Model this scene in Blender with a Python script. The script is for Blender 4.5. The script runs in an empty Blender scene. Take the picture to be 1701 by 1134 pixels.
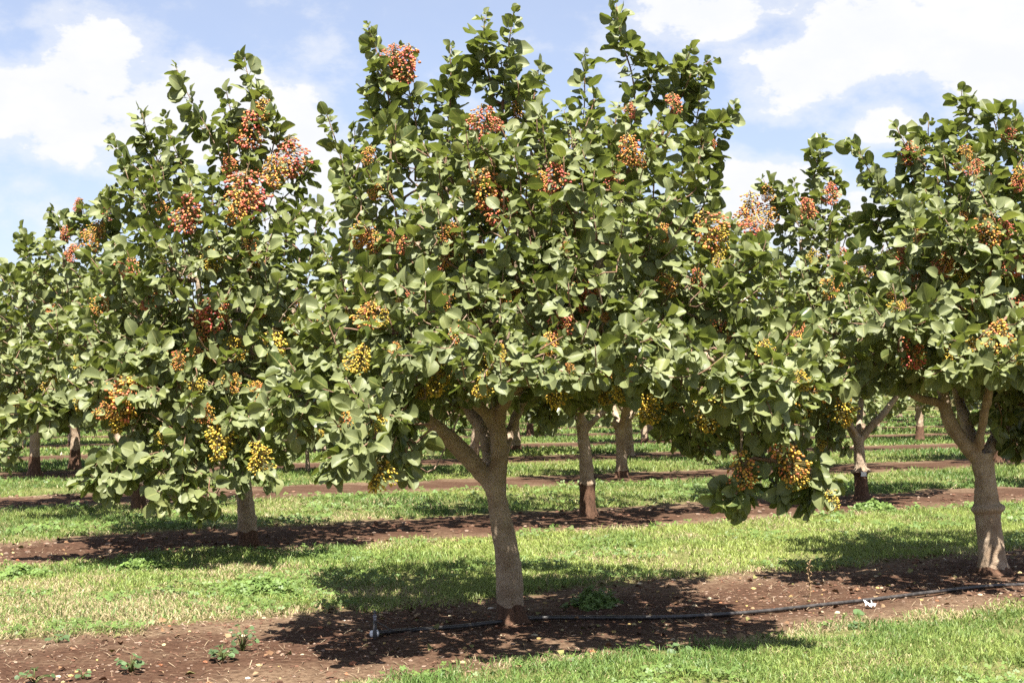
import bpy, math, random
import numpy as np
from mathutils import Vector, Matrix

rng = np.random.default_rng(7)
random.seed(7)
sc = bpy.context.scene
COL = sc.collection

# ------------------------------------------------------------------ camera
F_PX, H_CAM, W_PX, H_PX, Y_HOR = 2380.0, 1.5, 1701.0, 1134.0, 640.0
PITCH = math.atan((Y_HOR - H_PX / 2) / F_PX)
cam_d = bpy.data.cameras.new('camera')
cam_d.sensor_width = 36.0
cam_d.lens = 36.0 * F_PX / W_PX
cam_d.clip_start = 0.1
cam_d.clip_end = 3000
cam = bpy.data.objects.new('camera', cam_d)
COL.objects.link(cam)
cam.location = (0, 0, H_CAM)
cam.rotation_euler = (math.pi / 2 + PITCH, 0, 0)
sc.camera = cam

# ------------------------------------------------------------------ sun direction
SUN = Vector((0.06, -0.45, 1.0)).normalized()
SUN_EL = math.asin(SUN.z)
SUN_ROT = math.atan2(SUN.x, SUN.y)

# ------------------------------------------------------------------ world: sky with cumulus
world = bpy.data.worlds.new('World')
sc.world = world
world.use_nodes = True
wt = world.node_tree
wt.nodes.clear()


def N(t, kind, **kw):
    n = t.nodes.new(kind)
    for k, v in kw.items():
        if k == 'ins':
            for a, b in v.items():
                n.inputs[a].default_value = b
        else:
            setattr(n, k, v)
    return n


def math_node(t, op, a, b=None, c=None, clamp=False):
    n = t.nodes.new('ShaderNodeMath')
    n.operation = op
    n.use_clamp = clamp
    for i, v in enumerate((a, b, c)):
        if v is None:
            continue
        if isinstance(v, (int, float)):
            n.inputs[i].default_value = v
        else:
            t.links.new(v, n.inputs[i])
    return n.outputs[0]


def vmath(t, op, a, b=None, out=0):
    n = t.nodes.new('ShaderNodeVectorMath')
    n.operation = op
    for i, v in enumerate((a, b)):
        if v is None:
            continue
        if isinstance(v, (tuple, list)):
            n.inputs[i].default_value = v
        else:
            t.links.new(v, n.inputs[i])
    return n.outputs[out]


def smooth(t, x, lo, hi, olo=0.0, ohi=1.0):
    n = t.nodes.new('ShaderNodeMapRange')
    n.interpolation_type = 'SMOOTHSTEP'
    n.clamp = True
    t.links.new(x, n.inputs[0])
    n.inputs[1].default_value = lo
    n.inputs[2].default_value = hi
    n.inputs[3].default_value = olo
    n.inputs[4].default_value = ohi
    return n.outputs[0]


def mixcol(t, fac, a, b, blend='MIX'):
    n = t.nodes.new('ShaderNodeMix')
    n.data_type = 'RGBA'
    n.blend_type = blend
    for i, v in ((0, fac), (6, a), (7, b)):
        if isinstance(v, (int, float)):
            n.inputs[i].default_value = v
        elif isinstance(v, (tuple, list)):
            n.inputs[i].default_value = tuple(v) + ((1.0,) if len(v) == 3 else ())
        else:
            t.links.new(v, n.inputs[i])
    return n.outputs[2]


def noise_node(t, vec, scale, detail=4.0, rough=0.55, lac=2.0, dist=0.0):
    n = t.nodes.new('ShaderNodeTexNoise')
    n.inputs['Scale'].default_value = scale
    n.inputs['Detail'].default_value = detail
    n.inputs['Roughness'].default_value = rough
    n.inputs['Lacunarity'].default_value = lac
    n.inputs['Distortion'].default_value = dist
    if vec is not None:
        t.links.new(vec, n.inputs['Vector'])
    return n.outputs[0]


sky = N(wt, 'ShaderNodeTexSky', sky_type='NISHITA', sun_disc=False, sun_elevation=SUN_EL,
        sun_rotation=SUN_ROT, altitude=50, air_density=1.0, dust_density=0.9, ozone_density=4.5)
bg_sky = N(wt, 'ShaderNodeBackground')
bg_sky.inputs[1].default_value = 0.050
wt.links.new(mixcol(wt, 1.0, sky.outputs[0], (1.03, 0.94, 0.98), 'MULTIPLY'), bg_sky.inputs[0])
wtc = N(wt, 'ShaderNodeTexCoord')
wdir = wtc.outputs['Generated']
# cumulus: noise with bumps of cover at some directions, thinning out elsewhere
wv = vmath(wt, 'MULTIPLY', wdir, (1.0, 1.0, 1.7))
n_big = noise_node(wt, wv, 5.2, 9.0, 0.58)
n_fine = noise_node(wt, wv, 22.0, 6.0, 0.6)
CLOUDS = [(40, 180, 230, 95), (165, 105, 110, 90), (290, 190, 200, 100), (470, 250, 140, 100), (560, 330, 120, 90),
          (1330, 130, 140, 85), (1420, 60, 100, 70), (1660, 85, 150, 100), (1190, 15, 140, 50), (1460, 205, 80, 50), (1250, 320, 130, 75),
          (1430, 390, 120, 90), (760, 300, 140, 90), (-200, 60, 150, 120), (2000, 260, 200, 120)]
cover = None
for (px, py, rx, ry) in CLOUDS:
    cx, cz = (px - 850.5) / F_PX, (Y_HOR - py) / F_PX
    cdir = Vector((cx, 1, cz)).normalized()
    dlt = vmath(wt, 'SUBTRACT', wdir, tuple(cdir))
    dlt = vmath(wt, 'MULTIPLY', dlt, (F_PX / rx, F_PX / 300.0, F_PX / ry))
    ln = vmath(wt, 'LENGTH', dlt, out=1)
    bump = smooth(wt, ln, 0.0, 1.6, 1.0, 0.0)
    cover = bump if cover is None else math_node(wt, 'MAXIMUM', cover, bump)
n_cl = math_node(wt, 'ADD', math_node(wt, 'MULTIPLY', n_big, 1.9), math_node(wt, 'MULTIPLY', n_fine, 1.0))
n_cl = math_node(wt, 'ADD', n_cl, -1.45)
dens = math_node(wt, 'ADD', n_cl, math_node(wt, 'MULTIPLY', cover, 0.66))
cl_fac = smooth(wt, dens, 0.19, 0.42)
haze_n = smooth(wt, dens, 0.0, 0.34, 0.0, 0.35)
cl_all = math_node(wt, 'MAXIMUM', cl_fac, math_node(wt, 'ADD', haze_n, 0.30))
sx = N(wt, 'ShaderNodeSeparateXYZ')
wt.links.new(wdir, sx.inputs[0])
up_fac = smooth(wt, sx.outputs[2], -0.02, 0.02)
cl_all = math_node(wt, 'MULTIPLY', cl_all, up_fac)
bg_cl = N(wt, 'ShaderNodeBackground')
shade = smooth(wt, n_fine, 0.3, 0.75, 0.0, 1.0)
cl_col = mixcol(wt, shade, (0.93, 0.95, 1.0), (1.0, 1.0, 1.0))
wt.links.new(cl_col, bg_cl.inputs[0])
bg_cl.inputs[1].default_value = 0.265
wmix = N(wt, 'ShaderNodeMixShader')
wt.links.new(cl_all, wmix.inputs[0])
wt.links.new(bg_sky.outputs[0], wmix.inputs[1])
wt.links.new(bg_cl.outputs[0], wmix.inputs[2])
wout = N(wt, 'ShaderNodeOutputWorld')
wt.links.new(wmix.outputs[0], wout.inputs[0])

# ------------------------------------------------------------------ sun lamp
sun_d = bpy.data.lights.new('sun', 'SUN')
sun_d.energy = 5.0
sun_d.angle = math.radians(0.53)
sun_d.color = (1.0, 0.955, 0.88)
sun = bpy.data.objects.new('sun', sun_d)
COL.objects.link(sun)
sun.rotation_euler = SUN.to_track_quat('Z', 'Y').to_euler()
sun.location = SUN * 60

# ------------------------------------------------------------------ render and exposure
sc.render.engine = 'CYCLES'
sc.view_settings.view_transform = 'Standard'
sc.view_settings.look = 'None'
sc.view_settings.exposure = 1.95
sc.view_settings.gamma = 1.0
sc.view_settings.use_curve_mapping = False
sc.cycles.max_bounces = 5
sc.cycles.diffuse_bounces = 2
sc.cycles.glossy_bounces = 2
sc.cycles.transmission_bounces = 3
sc.cycles.transparent_max_bounces = 4
sc.cycles.caustics_reflective = False
sc.cycles.caustics_refractive = False
sc.cycles.use_denoising = False
sc.cycles.sample_clamp_indirect = 6.0


# ------------------------------------------------------------------ helpers
def P(px, py, Y):
    """point of the place seen at photo pixel (px, py), Y metres ahead of the camera"""
    x, y = (px - W_PX / 2) / F_PX, (H_PX / 2 - py) / F_PX
    d = np.array([x, math.cos(PITCH) - y * math.sin(PITCH), math.sin(PITCH) + y * math.cos(PITCH)])
    d *= Y / d[1]
    return np.array([d[0], d[1], d[2] + H_CAM])


def ground_at(px, py):
    Y = F_PX * H_CAM / (py - Y_HOR)
    return np.array([(px - W_PX / 2) / F_PX * Y, Y, 0.0])


def to_px(pts):
    p = np.asarray(pts, float)
    return W_PX / 2 + F_PX * p[:, 0] / p[:, 1], Y_HOR - F_PX * (p[:, 2] - H_CAM) / p[:, 1]


def unit(v):
    v = np.asarray(v, float)
    return v / (np.linalg.norm(v, axis=-1, keepdims=True) + 1e-12)


def mesh_np(name, verts, tris=None, quads=None, smooth_sh=True, attrs=None):
    """one mesh from numpy arrays; attrs = {name: (n,4) point colours}"""
    me = bpy.data.meshes.new(name)
    verts = np.ascontiguousarray(verts, np.float32)
    nt = 0 if tris is None else len(tris)
    nq = 0 if quads is None else len(quads)
    me.vertices.add(len(verts))
    me.vertices.foreach_set('co', verts.ravel())
    loops, starts, tot = [], [], 0
    if nt:
        loops.append(np.asarray(tris, np.int32).ravel())
        starts.append(np.arange(nt, dtype=np.int32) * 3)
        tot = nt * 3
    if nq:
        loops.append(np.asarray(quads, np.int32).ravel())
        starts.append(tot + np.arange(nq, dtype=np.int32) * 4)
        tot += nq * 4
    me.loops.add(tot)
    me.loops.foreach_set('vertex_index', np.concatenate(loops))
    me.polygons.add(nt + nq)
    me.polygons.foreach_set('loop_start', np.concatenate(starts))
    me.polygons.foreach_set('use_smooth', np.full(nt + nq, smooth_sh, bool))
    if attrs:
        for k, v in attrs.items():
            a = me.attributes.new(k, 'FLOAT_COLOR', 'POINT')
            a.data.foreach_set('color', np.ascontiguousarray(v, np.float32).ravel())
    me.update()
    me.validate()
    return me


def link(name, data, mat=None, parent=None, loc=None, label=None, cat=None, group=None, kind=None):
    o = bpy.data.objects.new(name, data)
    COL.objects.link(o)
    if data is not None and mat is not None and not data.materials:
        data.materials.append(mat)
    if parent is not None:
        o.parent = parent
    if loc is not None:
        o.location = loc
    for k, v in (('label', label), ('category', cat), ('group', group), ('kind', kind)):
        if v:
            o[k] = v
    return o


class Bag:
    """collects vertex/face arrays of one mesh"""

    def __init__(self):
        self.v, self.t, self.q, self.c, self.n = [], [], [], [], 0

    def add(self, v, t=None, q=None, c=None):
        if t is not None and len(t):
            self.t.append(np.asarray(t) + self.n)
        if q is not None and len(q):
            self.q.append(np.asarray(q) + self.n)
        self.v.append(np.asarray(v, float))
        if c is not None:
            c = np.asarray(c, float)
            if c.ndim == 1:
                c = np.tile(c, (len(v), 1))
            self.c.append(c)
        self.n += len(v)

    def mesh(self, name, off=None, attr=None, smooth_sh=True):
        v = np.concatenate(self.v)
        if off is not None:
            v = v - np.asarray(off)
        t = np.concatenate(self.t) if self.t else None
        q = np.concatenate(self.q) if self.q else None
        return mesh_np(name, v, t, q, smooth_sh, {attr: np.concatenate(self.c)} if attr and self.c else None)


def tube(pts, rad, sides=6, cap=True):
    pts = np.asarray(pts, float)
    n = len(pts)
    rad = np.broadcast_to(np.asarray(rad, float), (n,))
    tan = unit(np.gradient(pts, axis=0))
    ref = np.array([0, 0, 1.0]) if abs(tan[0][2]) < 0.9 else np.array([1.0, 0, 0])
    u = unit(np.cross(tan[0], ref))
    ang = np.arange(sides) / sides * 2 * math.pi
    V = []
    for i in range(n):
        u = unit(u - tan[i] * np.dot(u, tan[i]))
        w = np.cross(tan[i], u)
        V.append(pts[i] + rad[i] * (np.cos(ang)[:, None] * u + np.sin(ang)[:, None] * w))
    V = np.concatenate(V)
    i0 = (np.arange(n - 1)[:, None] * sides + np.arange(sides)[None]).ravel()
    i1 = (np.arange(n - 1)[:, None] * sides + (np.arange(sides)[None] + 1) % sides).ravel()
    q = np.stack([i0, i1, i1 + sides, i0 + sides], 1)
    t = None
    if cap:
        V = np.concatenate([V, pts[:1], pts[-1:]])
        s = np.arange(sides)
        e = (n - 1) * sides
        t = np.concatenate([np.stack([(s + 1) % sides, s, np.full(sides, n * sides)], 1),
                            np.stack([e + s, e + (s + 1) % sides, np.full(sides, n * sides + 1)], 1)])
    return V, t, q


def resample(pts, step):
    """Catmull-Rom through pts, about one point per step"""
    pts = np.asarray(pts, float)
    if len(pts) < 2:
        return pts
    p = np.vstack([2 * pts[0] - pts[1], pts, 2 * pts[-1] - pts[-2]])
    out = []
    for i in range(1, len(p) - 2):
        L = np.linalg.norm(p[i + 1][:3] - p[i][:3])
        m = max(1, int(math.ceil(L / step)))
        t = (np.arange(m) / m)[:, None]
        out.append(0.5 * ((2 * p[i]) + (-p[i - 1] + p[i + 1]) * t + (2 * p[i - 1] - 5 * p[i] + 4 * p[i + 1] - p[i + 2]) * t ** 2
                          + (-p[i - 1] + 3 * p[i] - 3 * p[i + 1] + p[i + 2]) * t ** 3))
    out.append(pts[-1:])
    return np.concatenate(out)


_G = np.random.default_rng(99).random((256, 256))


def vnoise(x, y, s=1.0):
    x = np.asarray(x) / s + 57.3
    y = np.asarray(y) / s + 91.7
    xi, yi = np.floor(x).astype(int), np.floor(y).astype(int)
    fx, fy = x - xi, y - yi
    fx, fy = fx * fx * (3 - 2 * fx), fy * fy * (3 - 2 * fy)
    g = lambda a, b: _G[a % 256, b % 256]
    return (g(xi, yi) * (1 - fx) + g(xi + 1, yi) * fx) * (1 - fy) + (g(xi, yi + 1) * (1 - fx) + g(xi + 1, yi + 1) * fx) * fy


def fbm(x, y, s=1.0):
    return 0.5 * vnoise(x, y, s) + 0.3 * vnoise(x, y, s * 0.45) + 0.2 * vnoise(x, y, s * 0.2)


# ------------------------------------------------------------------ materials
def new_mat(name):
    m = bpy.data.materials.new(name)
    m.use_nodes = True
    t = m.node_tree
    t.nodes.clear()
    return m, t, N(t, 'ShaderNodeOutputMaterial')


def principled(t, out, rough=0.6, spec=0.4):
    b = N(t, 'ShaderNodeBsdfPrincipled')
    b.inputs['Roughness'].default_value = rough
    b.inputs['Specular IOR Level'].default_value = spec
    if out is not None:
        t.links.new(b.outputs[0], out.inputs[0])
    return b


def attr_node(t, name):
    a = N(t, 'ShaderNodeAttribute', attribute_name=name)
    s = N(t, 'ShaderNodeSeparateColor')
    t.links.new(a.outputs['Color'], s.inputs[0])
    return a, s


# leaf: attribute leafc = (random, distance from midrib, along the blade, random)
def leaf_material():
    m, t, out = new_mat('pistachio_leaf')
    a, s = attr_node(t, 'leafc')
    oi = N(t, 'ShaderNodeObjectInfo')
    r = math_node(t, 'ADD', s.outputs[0], oi.outputs['Random'])
    r = math_node(t, 'FRACT', r)
    ramp = N(t, 'ShaderNodeValToRGB')
    e = ramp.color_ramp.elements
    e[0].position, e[0].color = 0.0, (0.0445, 0.0707, 0.0191, 1)
    e[1].position, e[1].color = 1.0, (0.203, 0.2132, 0.0574, 1)
    for pos, c in ((0.30, (0.0733, 0.0998, 0.0287, 1)), (0.60, (0.103, 0.1289, 0.0393, 1)), (0.85, (0.1307, 0.1581, 0.0479, 1)), (0.95, (0.1584, 0.1872, 0.042, 1))):
        k = e.new(pos)
        k.color = c
    t.links.new(r, ramp.inputs[0])
    tc = N(t, 'ShaderNodeTexCoord')
    mott = noise_node(t, tc.outputs['Object'], 9.0, 3.0)
    col = mixcol(t, smooth(t, mott, 0.35, 0.75, 0.0, 0.35), ramp.outputs[0], (0.1654, 0.1671, 0.0544))
    # paler midrib and side veins
    rib = smooth(t, s.outputs[1], 0.02, 0.12, 0.75, 0.0)
    vein_w = math_node(t, 'SINE', math_node(t, 'MULTIPLY_ADD', s.outputs[2], 46.0, math_node(t, 'MULTIPLY', s.outputs[1], -12.0)))
    vein = smooth(t, vein_w, 0.82, 1.0, 0.0, 0.16)
    col = mixcol(t, math_node(t, 'MAXIMUM', rib, vein), col, (0.3142, 0.3169, 0.102))
    geo = N(t, 'ShaderNodeNewGeometry')
    under = mixcol(t, 0.55, col, (0.1778, 0.197, 0.085))
    colf = mixcol(t, geo.outputs['Backfacing'], col, under)
    b = principled(t, None, 0.40, 0.45)
    t.links.new(colf, b.inputs['Base Color'])
    rr = math_node(t, 'MULTIPLY_ADD', geo.outputs['Backfacing'], 0.22, smooth(t, mott, 0.3, 0.7, 0.27, 0.42))
    t.links.new(rr, b.inputs['Roughness'])
    bmp = N(t, 'ShaderNodeBump')
    bmp.inputs['Strength'].default_value = 0.25
    bmp.inputs['Distance'].default_value = 0.004
    t.links.new(math_node(t, 'ADD', rib, vein), bmp.inputs['Height'])
    t.links.new(bmp.outputs[0], b.inputs['Normal'])
    tr = N(t, 'ShaderNodeBsdfTranslucent')
    tcol = mixcol(t, 0.5, col, (0.2481, 0.3084, 0.034))
    t.links.new(tcol, tr.inputs[0])
    mx = N(t, 'ShaderNodeMixShader')
    mx.inputs[0].default_value = 0.30
    t.links.new(b.outputs[0], mx.inputs[1])
    t.links.new(tr.outputs[0], mx.inputs[2])
    t.links.new(mx.outputs[0], out.inputs[0])
    return m


def bark_material():
    """woodc = (rootstock, twigness, -, -)"""
    m, t, out = new_mat('pistachio_bark')
    a, s = attr_node(t, 'woodc')
    tc = N(t, 'ShaderNodeTexCoord')
    ob = tc.outputs['Object']
    st = vmath(t, 'MULTIPLY', ob, (1.0, 1.0, 2.6))
    n1 = noise_node(t, ob, 7.0, 5.0, 0.6)
    n2 = noise_node(t, st, 85.0, 3.0, 0.65)
    n3 = noise_node(t, vmath(t, 'MULTIPLY', ob, (1, 1, 0.25)), 40.0, 4.0, 0.6)
    col = mixcol(t, smooth(t, n1, 0.3, 0.72), (0.2428, 0.1698, 0.1093), (0.4333, 0.3397, 0.2437))
    col = mixcol(t, smooth(t, n2, 0.50, 0.68, 0.0, 0.62), col, (0.0921, 0.0566, 0.0333))
    col = mixcol(t, smooth(t, n2, 0.22, 0.36, 0.35, 0.0), col, (0.4727, 0.3899, 0.2973))
    root = mixcol(t, smooth(t, n3, 0.3, 0.7), (0.068, 0.036, 0.021), (0.140, 0.074, 0.043))
    edge = math_node(t, 'ADD', s.outputs[0], math_node(t, 'MULTIPLY_ADD', n1, 0.5, -0.25))
    col = mixcol(t, smooth(t, edge, 0.42, 0.58), col, root)
    twig = mixcol(t, smooth(t, n1, 0.35, 0.7), (0.1888, 0.0991, 0.0585), (0.2549, 0.1794, 0.1227))
    col = mixcol(t, s.outputs[1], col, twig)
    b = principled(t, out, 0.8, 0.25)
    t.links.new(col, b.inputs['Base Color'])
    bmp = N(t, 'ShaderNodeBump')
    bmp.inputs['Strength'].default_value = 0.8
    bmp.inputs['Distance'].default_value = 0.012
    t.links.new(math_node(t, 'ADD', n2, math_node(t, 'MULTIPLY', n3, 0.8)), bmp.inputs['Height'])
    t.links.new(bmp.outputs[0], b.inputs['Normal'])
    return m


def attr_material(name, attr, rough=0.6, spec=0.3, transl=0.0):
    m, t, out = new_mat(name)
    a = N(t, 'ShaderNodeAttribute', attribute_name=attr)
    b = principled(t, out if not transl else None, rough, spec)
    t.links.new(a.outputs['Color'], b.inputs['Base Color'])
    if transl:
        tr = N(t, 'ShaderNodeBsdfTranslucent')
        t.links.new(a.outputs['Color'], tr.inputs[0])
        mx = N(t, 'ShaderNodeMixShader')
        mx.inputs[0].default_value = transl
        t.links.new(b.outputs[0], mx.inputs[1])
        t.links.new(tr.outputs[0], mx.inputs[2])
        t.links.new(mx.outputs[0], out.inputs[0])
    return m


def plain(name, col, rough=0.5, spec=0.4, speck=0.0):
    m, t, out = new_mat(name)
    b = principled(t, out, rough, spec)
    tc = N(t, 'ShaderNodeTexCoord')
    n = noise_node(t, tc.outputs['Object'], 30.0, 4.0)
    d = tuple(c * (1 - speck) for c in col)
    c = mixcol(t, smooth(t, n, 0.35, 0.7), d, col)
    t.links.new(c, b.inputs['Base Color'])
    return m


M_LEAF = leaf_material()
M_BARK = bark_material()
M_NUT = attr_material('nut_hull', 'nutc', 0.46, 0.30)
M_GRASS = attr_material('grass_blade', 'bladec', 0.5, 0.35, 0.38)
M_LITTER = attr_material('litter', 'litterc', 0.85, 0.2)
M_PIPE = plain('black_polythene', (0.060, 0.052, 0.047), 0.42, 0.5, 0.68)
M_WHITE = plain('white_plastic', (0.80, 0.80, 0.78), 0.5, 0.4, 0.12)
M_GREYP = plain('grey_plastic', (0.20, 0.20, 0.23), 0.5, 0.4, 0.3)
M_DRY = plain('dry_stalk', (0.33, 0.22, 0.12), 0.8, 0.2, 0.5)

# ------------------------------------------------------------------ orchard layout
RA = np.array([3.88, 2.37])          # step from tree to tree along a row
RB = np.array([0.90, 7.20])          # step from row to row
R0 = ground_at(845, 1030)[:2]
RU = RA / np.linalg.norm(RA)
RN = np.array([-RU[1], RU[0]])
ROW = float(RN @ RB)                 # distance between rows
EDGE_NEAR, EDGE_FAR = -1.20, 0.98    # the bare strip runs from -1.20 to 0.98 m across each row


def row_v(x, y):
    """signed distance to the nearest row line, and the row's number"""
    d = (np.asarray(x) - R0[0]) * RN[0] + (np.asarray(y) - R0[1]) * RN[1]
    k = np.floor((d + ROW * 0.5) / ROW)
    return d - k * ROW, k


def soil_z(x, y):
    """small relief of the ground"""
    v, k = row_v(x, y)
    z = (fbm(x, y, 0.9) - 0.5) * 0.05 + (fbm(np.asarray(x) + 31, np.asarray(y) - 7, 0.16) - 0.5) * 0.022
    bare = np.clip(1 - np.abs(v + 0.1) / 1.3, 0, 1)
    return z + bare * 0.03 * (vnoise(x, y, 0.35) - 0.4)


# ------------------------------------------------------------------ ground sheet
def axis(lo, hi, step, far_lo, far_hi, grow=1.16):
    a = list(np.arange(lo, hi, step))
    s = step
    while a[-1] < far_hi:
        s *= grow
        a.append(a[-1] + s)
    s = step
    b = [lo]
    while b[-1] > far_lo:
        s *= grow
        b.append(b[-1] - s)
    return np.array(b[:0:-1] + a)


gx = axis(-4.6, 6.2, 0.04, -1500, 1500)
gy = axis(7.0, 15.0, 0.05, -300, 2500)
GX, GY = np.meshgrid(gx, gy)
GZ = soil_z(GX, GY)
fade = np.clip((40 - GY) / 15, 0, 1) * np.clip((30 - np.abs(GX)) / 10, 0, 1)
GZ = GZ * fade
nx, ny = len(gx), len(gy)
ii = (np.arange(ny - 1)[:, None] * nx + np.arange(nx - 1)[None]).ravel()
gm = mesh_np('ground', np.stack([GX.ravel(), GY.ravel(), GZ.ravel()], 1), None, np.stack([ii, ii + 1, ii + nx + 1, ii + nx], 1))


def ground_material():
    m, t, out = new_mat('orchard_soil')
    g = N(t, 'ShaderNodeNewGeometry')
    pos = g.outputs['Position']
    d = vmath(t, 'DOT_PRODUCT', vmath(t, 'SUBTRACT', pos, (R0[0], R0[1], 0)), (RN[0], RN[1], 0), out=1)
    w = N(t, 'ShaderNodeMath', operation='WRAP')
    t.links.new(d, w.inputs[0])
    w.inputs[1].default_value = ROW * 0.5
    w.inputs[2].default_value = -ROW * 0.5
    n_edge = noise_node(t, pos, 2.2, 5.0, 0.6)
    v = math_node(t, 'ADD', w.outputs[0], math_node(t, 'MULTIPLY_ADD', n_edge, 0.8, -0.4))
    mid = (EDGE_NEAR + EDGE_FAR) / 2
    half = (EDGE_FAR - EDGE_NEAR) / 2
    av = math_node(t, 'ABSOLUTE', math_node(t, 'ADD', v, -mid))
    grassy = smooth(t, av, half - 0.12, half + 0.16)
    n1 = noise_node(t, pos, 1.1, 5.0, 0.6)
    n2 = noise_node(t, pos, 26.0, 6.0, 0.65)
    n3 = noise_node(t, pos, 90.0, 4.0, 0.65)
    stretched = N(t, 'ShaderNodeMapping')
    stretched.inputs['Rotation'].default_value = (0, 0, 0.4)
    stretched.inputs['Scale'].default_value = (9, 50, 9)
    t.links.new(pos, stretched.inputs[0])
    n4 = noise_node(t, stretched.outputs[0], 1.0, 4.0, 0.6)
    red = mixcol(t, smooth(t, n2, 0.3, 0.7), (0.0375, 0.0179, 0.0102), (0.0722, 0.0386, 0.0228))
    tan = mixcol(t, smooth(t, n2, 0.35, 0.65), (0.0769, 0.0473, 0.0277), (0.1492, 0.1009, 0.0632))
    # the row's middle is red loam, its margins are dusty with dry litter
    marg = math_node(t, 'ADD', smooth(t, av, 0.25, 1.0, -0.05, 0.34), math_node(t, 'MULTIPLY_ADD', n1, 1.5, -0.52))
    soil = mixcol(t, smooth(t, marg, 0.16, 0.70), red, tan)
    soil = mixcol(t, smooth(t, n4, 0.58, 0.70, 0.0, 0.55), soil, (0.1588, 0.1096, 0.0693))
    soil = mixcol(t, smooth(t, n3, 0.60, 0.75, 0.0, 0.5), soil, (0.0289, 0.0132, 0.0073))
    thatch = mixcol(t, smooth(t, n2, 0.35, 0.65), (0.063, 0.0731, 0.0218), (0.1485, 0.1419, 0.0521))
    col = mixcol(t, grassy, soil, thatch)
    b = principled(t, out, 0.95, 0.12)
    t.links.new(col, b.inputs['Base Color'])
    bmp = N(t, 'ShaderNodeBump')
    bmp.inputs['Strength'].default_value = 0.9
    bmp.inputs['Distance'].default_value = 0.02
    t.links.new(math_node(t, 'ADD', math_node(t, 'MULTIPLY', n2, 1.0), math_node(t, 'MULTIPLY', n3, 0.45)), bmp.inputs['Height'])
    t.links.new(bmp.outputs[0], b.inputs['Normal'])
    return m


link('ground', gm, ground_material(), kind='structure')

# ------------------------------------------------------------------ leaf shapes
def leaf_template(seed, stalk, hi=True):
    r = np.random.default_rng(seed)
    if hi:
        ts = np.array([-stalk, 0.0, 0.14, 0.40, 0.68, 0.88, 1.0])
        us = np.array([-1, -0.5, 0, 0.5, 1.0])
    else:
        ts = np.array([-stalk, 0.0, 0.30, 0.72, 1.0])
        us = np.array([-1, 0, 1.0])
    asp = r.uniform(0.36, 0.44)
    wid = np.interp(ts, [-1, 0, 0.05, 0.14, 0.40, 0.68, 0.88, 1.0], [0.035, 0.045, 0.45, 0.74, 1.0, 0.97, 0.72, 0.20])
    cup, bend, twist = r.uniform(0.15, 0.85), r.uniform(-0.1, 0.80), r.uniform(-0.6, 0.6)
    ph, wv_, skew = r.uniform(0, 6.28), r.uniform(0.03, 0.10), r.uniform(-0.05, 0.05)
    V, C = [], []
    for t_, w_ in zip(ts, wid):
        for u in us:
            tt = max(t_, 0)
            x = t_ + (-0.05 * abs(u) if 0.5 < t_ < 0.95 else 0.0)
            y = u * w_ * asp + skew * math.sin(tt * 3.1)
            z = cup * abs(u) ** 1.4 * w_ * asp - bend * tt * tt * 0.5 + twist * u * w_ * asp * tt
            z += wv_ * abs(u) * w_ * math.sin(ph + 7.5 * tt + (1.7 if u > 0 else 0))
            V.append((x - bend * 0.12 * tt * tt, y, z))
            C.append((0.5, abs(u) if t_ >= 0 else 0.0, tt, 0.5))
    nu = len(us)
    q = []
    for i in range(len(ts) - 1):
        for j in range(nu - 1):
            q.append((i * nu + j, (i + 1) * nu + j, (i + 1) * nu + j + 1, i * nu + j + 1))
    q = np.array(q)[:, ::-1]
    tri = np.concatenate([q[:, [0, 1, 2]], q[:, [0, 2, 3]]])
    return np.array(V), tri, np.array(C)


NT = 8
TPL_HI = [leaf_template(100 + i, 0.42) for i in range(NT)] + [leaf_template(200 + i, 0.10) for i in range(NT)]
TPL_LO = [leaf_template(100 + i, 0.42, False) for i in range(NT)] + [leaf_template(200 + i, 0.10, False) for i in range(NT)]
LEAF_MESH = []
for k, (v, t_, c) in enumerate(TPL_HI):
    me = mesh_np('leaf', v, t_, None, True, {'leafc': c})
    me.materials.append(M_LEAF)
    LEAF_MESH.append(me)


def leaves_mesh(name, L, keep, fine, off):
    """one mesh of all leaflets L[keep]; those in fine get the full shape, the rest a coarser one"""
    V, T, C, n = [], [], [], 0
    for tpl, grp in ((TPL_HI, keep & fine), (TPL_LO, keep & ~fine)):
        for k, (v, t_, c) in enumerate(tpl):
            sel = np.nonzero(grp & (L['tpl'] == k))[0]
            if not len(sel):
                continue
            vv = np.einsum('nij,vj->nvi', L['rot'][sel], v) * L['size'][sel][:, None, None] + L['pos'][sel][:, None, :]
            cc = np.tile(c, (len(sel), 1, 1))
            cc[:, :, 0] = L['rnd'][sel][:, None]
            V.append(vv.reshape(-1, 3))
            C.append(cc.reshape(-1, 4))
            T.append((t_[None] + (np.arange(len(sel)) * len(v))[:, None, None] + n).reshape(-1, 3))
            n += len(sel) * len(v)
    return mesh_np(name, np.concatenate(V) - np.asarray(off), np.concatenate(T), None, True, {'leafc': np.concatenate(C)})


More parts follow.
